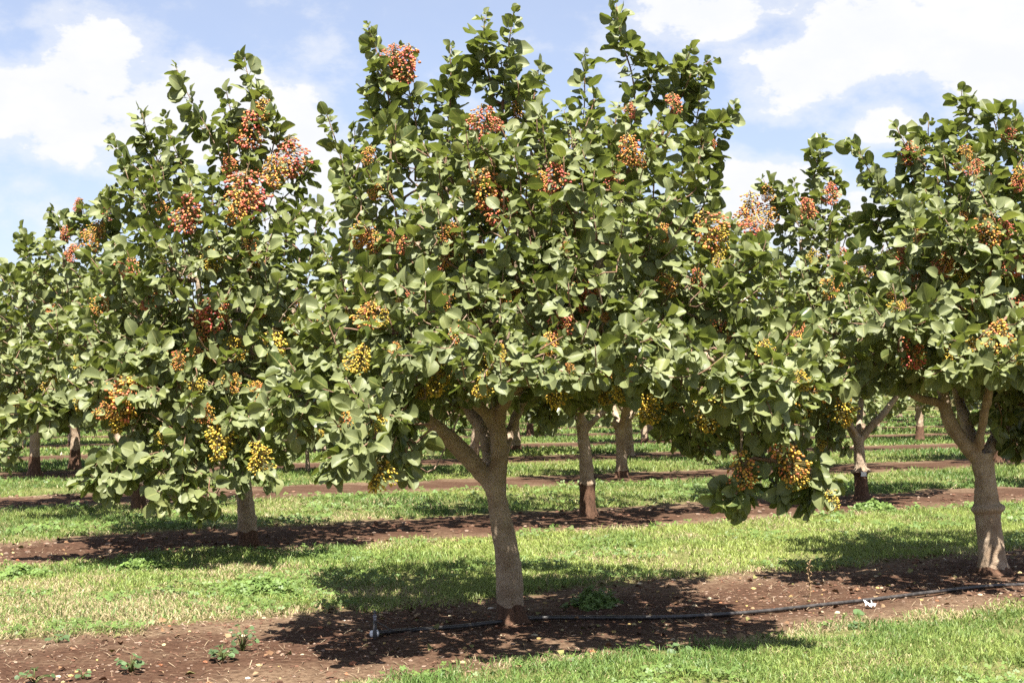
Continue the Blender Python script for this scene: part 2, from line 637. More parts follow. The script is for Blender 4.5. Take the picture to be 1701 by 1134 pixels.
# ------------------------------------------------------------------ tree builder
class Tree:
    """Works out wood and leaves of one tree in place; meshes are made afterwards."""

    def __init__(self, base, seed, leaf, spacing=0.2, nleaf=9, hi=True, rootstock=0.3, ring=None):
        self.base = np.array([base[0], base[1], 0.0])
        self.r = np.random.default_rng(seed)
        self.leaf, self.spacing, self.nleaf, self.hi, self.rootstock = leaf, spacing, nleaf, hi, rootstock
        self.trunk, self.limbs, self.blobs, self.spires = None, [], [], []
        self.clusters = []
        self.ring = ring

    # --- skeleton: limbs, then twigs joined to the nearest wood
    def grow(self):
        r = self.r
        cen = np.mean([b[:3] for b in self.blobs], axis=0)
        self.cen = cen
        nodes, ndir, par, owner = [], [], [], []
        paths = []
        for li, (pts, rad) in enumerate(self.limbs):
            for i in range(len(pts)):
                if i < len(pts) // 3:
                    continue
                nodes.append(pts[i])
                ndir.append(unit(pts[min(i + 1, len(pts) - 1)] - pts[max(i - 1, 0)]))
                par.append(-1)
                owner.append(li)
        shoots, extra = [], []
        # tall shoots first
        for sp in self.spires:
            q = resample(sp, 0.06)
            m = len(q)
            for _ in range(3):
                ph, am = r.uniform(0, 6.28), r.uniform(0.008, 0.028)
                q = q + np.sin(np.linspace(0, r.uniform(3, 8), m) + ph)[:, None] * unit(r.normal(size=3)) * am * np.linspace(0, 1, m)[:, None]
            shoots.append(q)
            for fr in (0.25, 0.45, 0.65):
                if r.random() < 0.75:
                    p0 = q[int(fr * (m - 1))]
                    up = unit(q[-1] - q[0])
                    d_ = unit(up * r.uniform(0.4, 1.0) + unit(r.normal(size=3)) * 0.75)
                    L = r.uniform(0.12, 0.26) * (1.15 - fr)
                    extra.append(resample(np.array([p0, p0 + d_ * L * .5, p0 + d_ * L + np.array([0, 0, L * 0.2])]), 0.06))
        shoots += extra
        wts = np.array([(b[3] * b[4] * b[5]) ** (2 / 3) for b in self.blobs])
        wts /= wts.sum()
        tries = 0
        tip_arr = np.zeros((9000, 3))
        ntip = 0
        BC = np.array([k[:3] for k in self.blobs])
        BR = np.array([k[3:6] for k in self.blobs])
        miss = 0
        while miss < 160 and tries < 9000:
            tries += 1
            b = self.blobs[r.choice(len(self.blobs), p=wts)]
            d = unit(r.normal(size=3))
            q = r.uniform(0.25, 1.0) ** 0.42
            p = np.array(b[:3]) + d * q * np.array(b[3:6])
            # how deep the point lies in the crown
            deep = math.sqrt(np.min(np.sum(((p - BC) / BR) ** 2, 1)))
            sp = self.spacing * (1.0 if deep > 0.6 else 2.1) * (1.3 if p[1] > cen[1] + 0.35 else 1.0)
            if p[2] < 0.42 or (ntip and np.min(np.sum((tip_arr[:ntip] - p) ** 2, 1)) < sp * sp):
                miss += 1
                continue
            miss = 0
            tip_arr[ntip] = p
            ntip += 1
            outw = unit((p - np.array(b[:3])) / np.array(b[3:6]) * 0.6 + unit(p - cen) * 0.6)
            hgt = (p[2] - cen[2])
            lift = 0.55 if hgt > 0 else (0.15 if hgt > -0.6 else -0.25)
            sd = unit(outw * 0.8 + np.array([0, 0, lift]) + r.normal(size=3) * 0.28)
            L = r.uniform(0.26, 0.46) * (self.leaf / 0.135)
            bend = np.array([0, 0, r.uniform(0.0, 0.14)]) if hgt > -0.5 else np.array([0, 0, -r.uniform(0.0, 0.1)])
            s0 = p - sd * L
            mid = (s0 + p) / 2 - bend * 0.6 + r.normal(size=3) * 0.02
            shoots.append(resample(np.array([s0, mid, p]), 0.08))
        self.shoots = shoots
        limb_pts = np.array(nodes)
        order = sorted(range(len(shoots)), key=lambda k: np.min(np.sum((limb_pts - shoots[k][0]) ** 2, 1)))
        cap_n = len(nodes) + sum(len(s) + 60 for s in shoots)
        narr = np.zeros((cap_n, 3))
        darr = np.zeros((cap_n, 3))
        nn = len(nodes)
        narr[:nn] = nodes
        darr[:nn] = ndir
        for k in order:
            s = shoots[k]
            tgt = s[0]
            dd = np.linalg.norm(narr[:nn] - tgt, axis=1)
            to = (tgt - narr[:nn]) / (dd[:, None] + 1e-9)
            align = np.sum(to * darr[:nn], axis=1)
            j = int(np.argmin(dd * (1.25 - 0.25 * align)))
            a = narr[j]
            D = np.linalg.norm(tgt - a)
            m = min(max(2, int(D / 0.12) + 1), 55)
            tt = np.linspace(0, 1, m + 1)[:, None]
            c1 = a + darr[j] * D * 0.35
            c2 = tgt - unit(s[1] - s[0]) * D * 0.3
            bz = (1 - tt) ** 3 * a + 3 * (1 - tt) ** 2 * tt * c1 + 3 * (1 - tt) * tt ** 2 * c2 + tt ** 3 * tgt
            bz[1:-1] += r.normal(size=(m - 1, 3)) * 0.012
            full = np.vstack([bz, s[1:]])
            idx0 = len(nodes)
            pr = j
            ids = [j]
            for i in range(1, len(full)):
                nodes.append(full[i])
                ndir.append(unit(full[i] - full[i - 1]))
                par.append(pr)
                owner.append(owner[j])
                pr = len(nodes) - 1
                ids.append(pr)
            paths.append((full, ids, owner[j]))
            k2 = nn + len(full) - 1
            narr[nn:k2] = full[1:]
            darr[nn:k2] = ndir[nn:k2]
            nn = k2
        cnt = np.zeros(len(nodes))
        for full, ids, ow in paths:
            n = ids[-1]
            while n >= 0 and par[n] >= 0:
                cnt[n] += 1
                n = par[n]
        self.twigs = []
        for full, ids, ow in paths:
            c = np.array([cnt[i] for i in ids[1:]])
            rad = 0.0042 * np.maximum(c, 1) ** 0.45 * (0.75 + 0.25 * self.leaf / 0.135)
            rad = np.concatenate([[rad[0] * 1.25], rad])
            rad[-1] *= 0.55
            self.twigs.append((full, rad, ow))
        self.place_leaves()

    def place_leaves(self):
        r = self.r
        pos, dirs, az, size, tipf, outs = [], [], [], [], [], []
        for k, s in enumerate(self.shoots):
            spire = k < len(self.spires)
            seg = np.linalg.norm(np.diff(s, axis=0), axis=1)
            cum = np.concatenate([[0], np.cumsum(seg)])
            L = cum[-1]
            step = 0.042 * (self.leaf / 0.135)
            span = L * (0.92 if spire else 1.0)
            n = min(int(span / step), 40) if spire else self.nleaf
            a0 = r.uniform(0, 6.28)
            for i in range(n):
                back = (i + r.uniform(-.3, .3)) * (span / n)
                back = min(max(back, 0), L * 0.999)
                x = L - back
                j = min(np.searchsorted(cum, x), len(s) - 1)
                j = max(j, 1)
                f = (x - cum[j - 1]) / (seg[j - 1] + 1e-9)
                p = s[j - 1] + (s[j] - s[j - 1]) * f
                pos.append(p)
                dirs.append(unit(s[j] - s[j - 1]))
                az.append(a0 + i * 2.4)
                tf = i / max(n - 1, 1)
                tipf.append(tf)
                big = np.interp(i, [0, 1, 3], [0.42, 0.65, 1.0]) if (spire or r.random() < 0.5) else np.interp(i, [0, 2], [0.75, 1.0])
                size.append(self.leaf * big * r.uniform(0.55, 1.25))
                o = p - (self.cen if not spire else np.array([s[0][0], s[0][1], p[2]]))
                outs.append(unit(o))
        pos, dirs, az, size, tipf, outs = map(np.array, (pos, dirs, az, size, tipf, outs))
        n = len(pos)
        ref = np.where(np.abs(dirs[:, 2:3]) < 0.9, np.array([[0, 0, 1.0]]), np.array([[1.0, 0, 0]]))
        u = unit(np.cross(dirs, ref))
        w = np.cross(dirs, u)
        rad = np.cos(az)[:, None] * u + np.sin(az)[:, None] * w
        ang = np.radians(np.interp(tipf, [0, 1], [28, 78]) + r.normal(size=n) * 9)[:, None]
        ax = unit(np.cos(ang) * dirs + np.sin(ang) * rad + np.array([0, 0, -0.28]) + outs * 0.15)
        up = np.array([0, 0, 1.0])
        tgt = outs * 0.52 + up * 0.55 + np.array(SUN) * 0.34 + r.normal(size=(n, 3)) * 0.60
        nrm = unit(tgt - ax * np.sum(tgt * ax, 1, keepdims=True))
        out = {'pos': [], 'rot': [], 'size': [], 'tpl': []}

        def put(p, a, m, s, tpl):
            m = unit(m - a * np.sum(m * a, 1, keepdims=True))
            y = np.cross(m, a)
            out['pos'].append(p)
            out['rot'].append(np.stack([a, y, m], 2))
            out['size'].append(s)
            out['tpl'].append(tpl)

        put(pos + ax * (size * 0.42)[:, None], ax, nrm, size, r.integers(0, NT, n))
        side = np.cross(nrm, ax)
        for sgn in (-1, 1):
            sel = r.random(n) < 0.80
            an = np.radians(r.uniform(48, 80, n))[:, None]
            a2 = unit(np.cos(an) * ax + sgn * np.sin(an) * side + r.normal(size=(n, 3)) * 0.14 + np.array([0, 0, -0.12]))
            m2 = nrm + r.normal(size=(n, 3)) * 0.28
            p2 = pos + ax * (size * 0.30)[:, None] + a2 * (size * 0.10)[:, None]
            put(p2[sel], a2[sel], m2[sel], (size * r.uniform(0.6, 0.98, n))[sel], r.integers(NT, 2 * NT, n)[sel])
        self.L = {k: np.concatenate(v) for k, v in out.items()}
        self.L['rnd'] = r.random(len(self.L['pos']))
        self.keep = np.ones(len(self.L['pos']), bool)
        self.keep &= self.L['pos'][:, 2] > 0.25

    # --- meshes
    def wood(self, root):
        bag = Bag()
        pts, rad = self.trunk
        p = resample(np.hstack([pts, np.array(rad)[:, None]]), 0.04)
        v, t, q = tube(p[:, :3], p[:, 3], 18)
        bag.add(v, t, q)
        for (lp, lr) in self.limbs:
            v, t, q = tube(lp, lr, 14)
            bag.add(v, t, q)
        me = bag.mesh('trunk_raw', self.base)
        o = bpy.data.objects.new('trunk_raw', me)
        COL.objects.link(o)
        md = o.modifiers.new('remesh', 'REMESH')
        md.mode = 'VOXEL'
        md.voxel_size = 0.013 if self.hi else 0.02
        ms = o.modifiers.new('smooth', 'SMOOTH')
        ms.iterations = 5
        ms.factor = 0.5
        dg = bpy.context.evaluated_depsgraph_get()
        ev = bpy.data.meshes.new_from_object(o.evaluated_get(dg))
        bpy.data.objects.remove(o)
        bpy.data.meshes.remove(me)
        n = len(ev.vertices)
        co = np.empty(n * 3, np.float32)
        ev.vertices.foreach_get('co', co)
        co = co.reshape(-1, 3)
        # knobbly bark
        nz = (fbm(co[:, 0] * 1.3 + co[:, 2], co[:, 1] * 1.3 + co[:, 2] * 0.7, 0.09) - 0.5)
        nm = np.empty(n * 3, np.float32)
        ev.vertices.foreach_get('normal', nm)
        co += nm.reshape(-1, 3) * (nz * 0.016)[:, None]
        nmv = nm.reshape(-1, 3)
        # root flare: ridges running out into the soil
        an = np.arctan2(co[:, 1], co[:, 0])
        fl = np.exp(-np.clip(co[:, 2], 0, None) / 0.055)
        co += nmv * (fl * 0.026 * np.clip(0.35 + np.sin(an * 3 + 1.0) + 0.6 * np.sin(an * 5 + 2.2), 0, 2))[:, None]
        # wrinkles and cracks round the stem
        co += nmv * (0.006 * (vnoise(an * 3.0, co[:, 2] * 60) - 0.5) + 0.007 * (vnoise(an * 9.0, co[:, 2] * 9) - 0.5))[:, None]
        for _ in range(9):
            c0 = co[self.r.integers(0, n)].copy()
            if c0[2] < 0.2:
                continue
            dd = np.linalg.norm(co - c0, axis=1)
            co += nmv * (self.r.uniform(0.006, 0.02) * np.exp(-(dd / self.r.uniform(0.02, 0.045)) ** 2))[:, None]
        if self.ring:
            rz, rh = self.ring
            tilt = co[:, 2] - rz - 0.10 * co[:, 0]
            nz2 = vnoise(co[:, 0] * 14, co[:, 1] * 14)
            co += nm.reshape(-1, 3) * (rh * np.exp(-(tilt / 0.028) ** 2) * (0.6 + 0.8 * nz2))[:, None]
        ev.vertices.foreach_set('co', co.ravel())
        c = np.zeros((n, 4), np.float32)
        c[:, 0] = np.clip((self.rootstock - co[:, 2] + 0.045 * (vnoise(co[:, 0] * 16, co[:, 1] * 16) - 0.5)) / 0.04 + 0.5, 0, 1)
        c[:, 3] = 1
        a = ev.attributes.new('woodc', 'FLOAT_COLOR', 'POINT')
        a.data.foreach_set('color', c.ravel())
        ev.polygons.foreach_set('use_smooth', np.ones(len(ev.polygons), bool))
        ev.materials.clear()
        ev.name = 'trunk'
        link('trunk', ev, M_BARK, root)
        by = {}
        num = {}
        for _, _, ow in self.twigs:
            num[ow] = num.get(ow, 0) + 1
        main_ow = max(num, key=num.get)
        for full, rad, ow in self.twigs:
            ow = ow if num[ow] > 6 else main_ow
            bag = by.setdefault(ow, Bag())
            v, t, q = tube(full, rad, 5 if self.hi else 4)
            tw = np.zeros((len(v), 4))
            tw[:, 1] = 1 - np.clip((rad.mean() - 0.006) / 0.010, 0, 1)
            bag.add(v, t, q, tw)
        for ow, bag in by.items():
            lp, lr = self.limbs[ow]
            v, t, q = tube(lp, lr * 0.7, 6)
            bag.add(v, t, q, np.zeros((len(v), 4)))
        if not self.hi:
            allb = Bag()
            for b in by.values():
                allb.add(np.concatenate(b.v), np.concatenate(b.t), np.concatenate(b.q), np.concatenate(b.c))
            by = {0: allb}
        for b in by.values():
            link('branch', b.mesh('branch', self.base, 'woodc'), M_BARK, root)


def limb(pts, r0, r1, step=0.06):
    p = resample(np.array(pts, float), step)
    n = len(p)
    wob = np.interp(np.arange(n), np.arange(0, n + 4, 4), rng.uniform(0.93, 1.09, len(np.arange(0, n + 4, 4))))
    return p, np.linspace(r0, r1, n) * wob


def px_tree(base_px, seed, leaf, trunk, limbs, blobs, spires, **kw):
    """tree described by where its parts are seen; every entry gets its own distance"""
    g = ground_at(*base_px)
    Y = g[1]
    T = Tree(g[:2], seed, leaf, **kw)
    T.Y = Y
    tp = [P(px, py, Y + d) for (px, py, d, r_) in trunk]
    tp[0][2] = min(tp[0][2], -0.06)
    T.trunk = (np.array(tp), [r_ * 0.86 for (_, _, _, r_) in trunk])
    for (pts, r0, r1) in limbs:
        T.limbs.append(limb([P(a, b, Y + d) for a, b, d in pts], r0 * 0.84, r1 * 0.86))
    for (px, py, rx, ry, d, rd) in blobs:
        c = P(px, py, Y + d)
        s = (Y + d) / F_PX
        T.blobs.append((c[0], c[1], c[2], rx * s, rd, ry * s))
    for sp in spires:
        T.spires.append(np.array([P(a, b, Y + d) for a, b, d in sp]))
    T.grow()
    return T


# ------------------------------------------------------------------ the near trees
T_MAIN = px_tree((845, 1030), 11, 0.099,
    [(848, 1042, 0, .118), (847, 1022, 0, .104), (847, 1000, 0, .098), (847, 980, 0, .102), (846, 950, 0, .098), (840, 905, 0, .088), (832, 860, 0, .080), (825, 825, 0, .078), (821, 800, 0, .088), (822, 785, 0, .070)],
    [([(818, 805, 0), (800, 785, 0), (770, 752, -.05), (735, 718, -.12), (700, 690, -.22), (660, 650, -.35), (620, 600, -.5), (600, 520, -.6)], .066, .034),
     ([(824, 805, 0), (829, 765, 0), (829, 725, 0), (826, 690, 0), (834, 640, .05), (850, 560, .1), (860, 440, .1), (850, 330, 0)], .074, .030),
     ([(828, 735, 0), (815, 700, 0), (795, 675, -.05), (770, 650, -.1), (730, 590, -.2), (700, 480, -.2), (690, 370, -.1)], .050, .026),
     ([(820, 795, .06), (812, 745, .16), (800, 710, .25), (785, 688, .34), (765, 655, .5), (720, 590, .8), (700, 480, .9)], .066, .030),
     ([(830, 775, .04), (842, 730, .2), (856, 695, .34), (875, 655, .5), (930, 590, .7), (1020, 500, .9), (1060, 400, .8)], .045, .026),
     ([(828, 700, 0), (850, 640, -.2), (900, 570, -.45), (960, 500, -.6), (1010, 400, -.5), (1040, 300, -.3)], .045, .024),
     ([(850, 650, -.1), (950, 600, -.3), (1080, 560, -.4), (1190, 600, -.95), (1228, 660, -1.1), (1232, 730, -1.15), (1228, 775, -1.2)], .036, .010)],
    [(880, 350, 270, 175, 0, 1.0), (700, 330, 140, 150, -.1, .7), (1060, 320, 130, 160, 0, .7), (860, 520, 290, 120, 0, 1.2), (860, 560, 220, 95, -.9, .5),
     (640, 510, 95, 110, -.3, .6), (625, 640, 85, 85, -1.1, .45), (625, 735, 70, 66, -1.5, .3), (1150, 500, 110, 130, -.1, .7), (1180, 640, 95, 80, -.9, .45),
     (1290, 600, 75, 80, -.9, .4), (1165, 740, 34, 34, -.4, .2), (860, 630, 230, 35, .2, 1.0), (1100, 620, 120, 50, .3, .7), (930, 250, 200, 90, 0, .7), (790, 400, 160, 100, -.75, .5), (1010, 380, 150, 110, -.75, .5), (880, 300, 180, 80, -.5, .4),
     (760, 520, 150, 90, -1.0, .45), (980, 500, 150, 90, -1.0, .45), (650, 590, 95, 95, -.95, .45), (605, 705, 82, 80, -1.6, .35), (520, 640, 80, 75, -1.0, .4), (480, 690, 60, 50, -1.2, .3), (545, 560, 70, 75, -.8, .45), (570, 770, 42, 42, -1.75, .25), (655, 775, 48, 38, -1.6, .25), (1210, 480, 95, 110, -.4, .6),
     (1265, 650, 105, 75, -1.3, .4), (1300, 725, 65, 48, -1.2, .3), (1160, 590, 110, 80, -.8, .4), (860, 400, 230, 130, 1.2, .7), (620, 470, 110, 110, 1.0, .7), (1120, 450, 130, 120, 1.0, .7), (790, 585, 170, 60, -1.5, .4), (1060, 580, 120, 65, -1.4, .4), (1000, 560, 160, 80, -1.0, .4),
     (1160, 600, 110, 65, -1.2, .4), (1240, 600, 90, 65, -.9, .35), (600, 650, 80, 70, -1.3, .35), (880, 600, 170, 45, -1.7, .3), (1335, 815, 46, 36, -1.2, .18), (1222, 835, 40, 28, -1.2, .16), (1150, 690, 60, 45, -.9, .3), (1250, 720, 70, 50, -.9, .3), (1110, 230, 90, 80, 0, .4), (850, 130, 50, 70, 0, .25), (640, 150, 45, 80, .1, .3)],
    [[(650, 330, 0), (648, 200, 0), (630, 110, 0), (612, 40, 0)], [(690, 300, .1), (690, 200, .1), (672, 75, .1)], [(740, 290, 0), (745, 170, 0), (752, 78, 0)],
     [(830, 250, -.1), (840, 130, -.1), (852, 22, -.1)], [(820, 170, -.1), (806, 90, -.1), (802, 28, -.1)], [(890, 260, .1), (880, 170, .1), (892, 110, .1)],
     [(940, 280, 0), (970, 190, 0), (968, 92, 0)], [(1055, 260, 0), (1052, 140, 0), (1035, 70, 0), (1022, 4, 0)], [(1085, 260, 0), (1120, 170, 0), (1152, 78, 0)],
     [(1110, 200, .05), (1150, 130, .05), (1182, 102, .05)], [(1130, 290, 0), (1180, 230, 0), (1214, 178, 0)], [(590, 400, .1), (570, 270, .1), (540, 188, .1)],
     [(600, 380, .3), (585, 280, .3), (590, 215, .3)], [(1150, 380, 0), (1175, 330, 0), (1190, 285, 0)], [(1060, 200, .2), (1080, 130, .2), (1075, 85, .2)],
     [(650, 700, -1.4), (590, 745, -1.65), (550, 795, -1.75)], [(1228, 770, -1.2), (1226, 810, -1.2), (1222, 850, -1.2)], [(1280, 760, -1.2), (1330, 790, -1.2), (1380, 800, -1.2)], [(1340, 780, -1.2), (1355, 825, -1.2)],
     [(1170, 690, -.4), (1166, 750, -.4)], [(920, 640, .2), (910, 700, .2)], [(715, 560, .7), (700, 660, .8), (690, 740, .8)]],
    spacing=0.155, nleaf=9, rootstock=0.115)

T_LEFT = px_tree((412, 905), 21, 0.130,
    [(412, 916, 0, .120), (412, 900, 0, .110), (411, 880, 0, .106), (409, 850, 0, .096), (406, 820, 0, .088), (402, 790, 0, .086), (400, 770, 0, .09)],
    [([(400, 785, 0), (370, 730, -.1), (320, 690, -.3), (240, 660, -.6), (160, 650, -1.2), (80, 690, -1.5)], .06, .016),
     ([(400, 785, 0), (380, 700, 0), (350, 600, 0), (330, 480, 0), (320, 360, 0)], .065, .03),
     ([(402, 785, 0), (430, 720, .1), (460, 620, .2), (490, 500, .3), (500, 420, .3)], .06, .028),
     ([(400, 775, 0), (405, 700, -.3), (420, 620, -.7), (430, 560, -.9)], .05, .026),
     ([(400, 785, 0), (370, 770, -.5), (340, 780, -1.2), (300, 810, -1.6)], .042, .012),
     ([(395, 720, .1), (390, 600, .2), (400, 450, .2), (410, 320, .1)], .05, .026)],
    [(330, 360, 130, 90, 0, .8), (330, 480, 190, 120, 0, 1.2), (230, 560, 150, 100, -.2, 1.0), (430, 560, 140, 130, -.6, .8), (300, 650, 165, 90, -1.0, .7),
     (470, 680, 90, 85, -1.4, .4), (180, 655, 110, 50, -1.5, .35), (300, 770, 110, 50, -1.6, .35), (410, 785, 60, 42, -1.8, .3), (310, 830, 70, 26, -1.9, .25), (200, 800, 70, 36, -1.8, .25),
     (480, 430, 110, 110, .2, .8), (410, 240, 60, 80, 0, .35), (270, 290, 80, 65, 0, .4), (60, 690, 55, 38, -1.6, .25), (440, 360, 90, 80, 0, .5), (330, 440, 160, 90, -.8, .5), (330, 350, 110, 60, -.5, .4), (330, 480, 190, 110, 1.3, .7), (560, 500, 110, 120, .7, .8), (300, 610, 190, 80, -1.2, .5), (600, 580, 90, 80, .9, .7), (690, 560, 90, 80, 1.0, .6), (310, 680, 180, 70, -1.6, .35), (560, 560, 80, 90, -.6, .6), (350, 560, 200, 80, .6, .9)],
    [[(410, 300, 0), (425, 200, 0), (408, 94, 0)], [(380, 300, 0), (335, 190, 0), (292, 114, 0)], [(300, 340, 0), (240, 290, 0), (188, 238, 0)], [(290, 330, .2), (255, 250, .2), (232, 182, .2)],
     [(320, 310, -.1), (290, 250, -.1), (280, 190, -.1)], [(440, 300, .1), (455, 220, .1), (440, 165, .1)], [(400, 260, .2), (385, 190, .2), (375, 150, .2)], [(180, 660, -1.4), (90, 680, -1.55), (12, 690, -1.6)],
     [(330, 790, -1.6), (320, 830, -1.8), (250, 815, -1.9)], [(370, 800, -1.7), (350, 840, -1.85), (335, 865, -1.9)], [(240, 770, -1.6), (180, 790, -1.75), (122, 800, -1.8)], [(470, 330, .2), (500, 300, .2), (520, 270, .2)], [(180, 450, .2), (170, 380, .2), (185, 312, .2)]],
    spacing=0.205, nleaf=9, rootstock=0.15)

T_RIGHT = px_tree((1648, 950), 31, 0.124,
    [(1650, 966, 0, .185), (1649, 950, 0, .150), (1648, 930, 0, .128), (1646, 900, 0, .118), (1642, 870, 0, .116), (1640, 852, 0, .118), (1640, 843, 0, .130), (1639, 833, 0, .112), (1637, 800, 0, .100), (1633, 770, 0, .100), (1630, 752, 0, .105)],
    [([(1628, 765, 0), (1600, 735, -.03), (1580, 705, -.05), (1570, 680, -.06), (1567, 655, -.05), (1560, 620, 0), (1550, 540, 0), (1550, 440, 0)], .070, .032),
     ([(1572, 675, -.05), (1545, 665, -.12), (1520, 658, -.2), (1490, 640, -.35), (1460, 610, -.5)], .042, .018),
     ([(1628, 760, .1), (1612, 725, .25), (1602, 690, .35), (1592, 655, .45), (1590, 590, .5), (1600, 450, .5)], .066, .03),
     ([(1636, 760, 0), (1660, 730, .05), (1685, 695, .1), (1720, 630, .2), (1760, 540, .3)], .058, .03),
     ([(1640, 750, .1), (1690, 640, .5), (1710, 520, .6), (1690, 380, .5)], .05, .026),
     ([(1625, 745, -.05), (1640, 660, -.35), (1660, 560, -.5), (1650, 420, -.4)], .045, .026)],
    [(1590, 330, 95, 115, 0, .7), (1570, 470, 130, 120, 0, 1.0), (1690, 400, 110, 150, 0, 1.0), (1500, 580, 85, 70, -.4, .5), (1650, 560, 130, 90, -.3, .9),
     (1820, 450, 170, 200, .1, 1.2), (1690, 690, 50, 55, 0, .4), (1480, 470, 60, 70, .1, .5), (1650, 250, 70, 60, 0, .4), (1455, 625, 40, 30, -.5, .25), (1800, 640, 120, 80, 0, .8), (1600, 430, 150, 120, 1.2, .7), (1440, 470, 70, 80, .9, .6), (1600, 400, 110, 90, -.7, .5), (1640, 590, 130, 50, -1.6, .35), (1425, 560, 65, 60, -.5, .5), (1500, 520, 70, 60, -1.2, .4), (1370, 600, 65, 55, -1.0, .4), (1400, 540, 60, 60, -.8, .4), (1640, 540, 140, 70, -1.1, .5), (1780, 420, 150, 150, 1.2, .7), (1600, 600, 130, 45, .5, .8)],
    [[(1540, 380, 0), (1465, 310, 0), (1415, 234, 0)], [(1560, 300, 0), (1515, 250, 0), (1480, 205, 0)], [(1600, 280, 0), (1605, 220, 0), (1600, 150, 0)], [(1650, 260, 0), (1655, 210, 0), (1640, 182, 0)],
     [(1690, 280, .1), (1690, 230, .1), (1685, 195, .1)], [(1560, 280, .2), (1540, 230, .2), (1545, 198, .2)], [(1480, 420, .1), (1455, 360, .1), (1438, 330, .1)], [(1680, 700, 0), (1690, 760, 0)]],
    spacing=0.185, nleaf=9, rootstock=0.06, ring=(0.52, 0.026))

T_MID = px_tree((975, 858), 41, 0.150,
    [(976, 866, 0, .140), (976, 850, 0, .116), (976, 812, 0, .106), (976, 803, 0, .108), (975, 794, 0, .096), (973, 760, 0, .090), (968, 720, 0, .078), (965, 695, 0, .078)],
    [([(966, 705, 0), (962, 670, 0), (955, 620, 0), (945, 520, 0), (950, 420, 0)], .066, .03),
     ([(968, 722, 0), (985, 700, 0), (1005, 682, .1), (1050, 640, .2), (1120, 560, .3)], .045, .024),
     ([(966, 705, .05), (930, 640, .4), (860, 580, .6), (800, 520, .7)], .05, .024),
     ([(966, 700, 0), (960, 630, -.4), (940, 560, -.7)], .045, .024)],
    [(950, 460, 230, 130, 0, 1.2), (980, 580, 230, 80, 0, 1.3), (780, 580, 120, 90, .2, .8), (1150, 560, 100, 100, .2, .8), (920, 668, 70, 44, -.2, .5), (735, 700, 60, 60, .2, .5), (1110, 680, 80, 40, .2, .6), (640, 770, 45, 40, -1.6, .35), (950, 480, 220, 110, 1.3, .8), (950, 550, 230, 75, -1.7, .5), (760, 560, 110, 70, -1.2, .5), (950, 520, 220, 90, -1.2, .6), (720, 540, 100, 90, .6, .8), (1190, 520, 100, 110, .9, .8)],
    [[(760, 640, 0), (745, 690, 0)], [(900, 650, -.3), (905, 715, -.3)]],
    spacing=0.31, nleaf=8, hi=False, rootstock=0.385, ring=(0.39, 0.012))

T_MIDR = px_tree((1432, 828), 51, 0.165,
    [(1431, 836, 0, .135), (1431, 822, 0, .112), (1430, 795, 0, .100), (1430, 782, 0, .108), (1429, 772, 0, .090), (1427, 745, 0, .082), (1425, 725, 0, .090)],
    [([(1424, 732, 0), (1412, 708, 0), (1400, 685, -.1), (1370, 620, -.3), (1340, 520, -.4), (1330, 400, -.3)], .07, .03),
     ([(1428, 732, 0), (1448, 706, 0), (1470, 684, .1), (1510, 620, .2), (1520, 540, .3)], .066, .03),
     ([(1426, 725, .1), (1430, 650, .5), (1420, 540, .6)], .05, .03),
     ([(1424, 725, 0), (1380, 660, -.6), (1320, 600, -.9)], .05, .024)],
    [(1330, 400, 75, 75, -.3, .6), (1320, 490, 130, 80, -.3, 1.0), (1300, 580, 110, 70, -.5, .8), (1420, 560, 100, 100, 0, 1.0), (1335, 660, 90, 60, -.6, .7),
     (1230, 430, 60, 60, -.2, .6), (1360, 725, 50, 40, -.6, .4), (1340, 330, 50, 40, -.3, .3), (1520, 560, 90, 100, .3, 1.0), (1400, 480, 80, 70, 0, .7), (1420, 560, 150, 90, 1.3, .8), (1440, 570, 130, 70, -1.2, .6), (1400, 590, 150, 60, -1.7, .5), (1560, 520, 80, 90, 1.0, .8)],
    [[(1345, 350, -.3), (1355, 280, -.3), (1366, 226, -.3)], [(1310, 360, -.3), (1285, 325, -.3), (1268, 296, -.3)], [(1380, 350, -.2), (1390, 310, -.2), (1385, 285, -.2)], [(1400, 410, -.2), (1412, 370, -.2), (1408, 340, -.2)]],
    spacing=0.255, nleaf=9, rootstock=0.36, ring=(0.37, 0.03))

T_FARL = px_tree((230, 845), 61, 0.135,
    [(231, 856, 0, .13), (230, 840, 0, .11), (229, 800, 0, .09), (226, 770, 0, .08)],
    [([(226, 780, 0), (180, 700, 0), (130, 620, -.1), (100, 500, -.1)], .055, .03),
     ([(226, 780, 0), (220, 690, .2), (180, 560, .3), (170, 450, .2)], .055, .03),
     ([(226, 780, 0), (250, 690, .3), (300, 580, .4)], .05, .03)],
    [(110, 470, 110, 80, 0, .9), (60, 570, 110, 90, -.1, 1.0), (190, 590, 130, 100, 0, 1.2), (150, 420, 70, 60, 0, .5), (40, 640, 70, 40, -.2, .5), (200, 540, 150, 90, 1.3, .8), (310, 560, 110, 90, .8, .8), (180, 580, 150, 70, -1.1, .6), (150, 590, 150, 60, -1.7, .5), (20, 735, 40, 46, -.4, .4), (330, 570, 100, 70, 0, .8)],
    [[(60, 470, 0), (45, 410, 0), (32, 378, 0)], [(110, 430, 0), (100, 380, 0), (86, 350, 0)], [(140, 400, 0), (140, 360, 0), (132, 338, 0)], [(175, 400, .1), (180, 350, .1), (178, 312, .1)]],
    spacing=0.25, nleaf=8, hi=False, rootstock=0.3)

NEAR = [T_MAIN, T_LEFT, T_RIGHT, T_MID, T_MIDR, T_FARL]

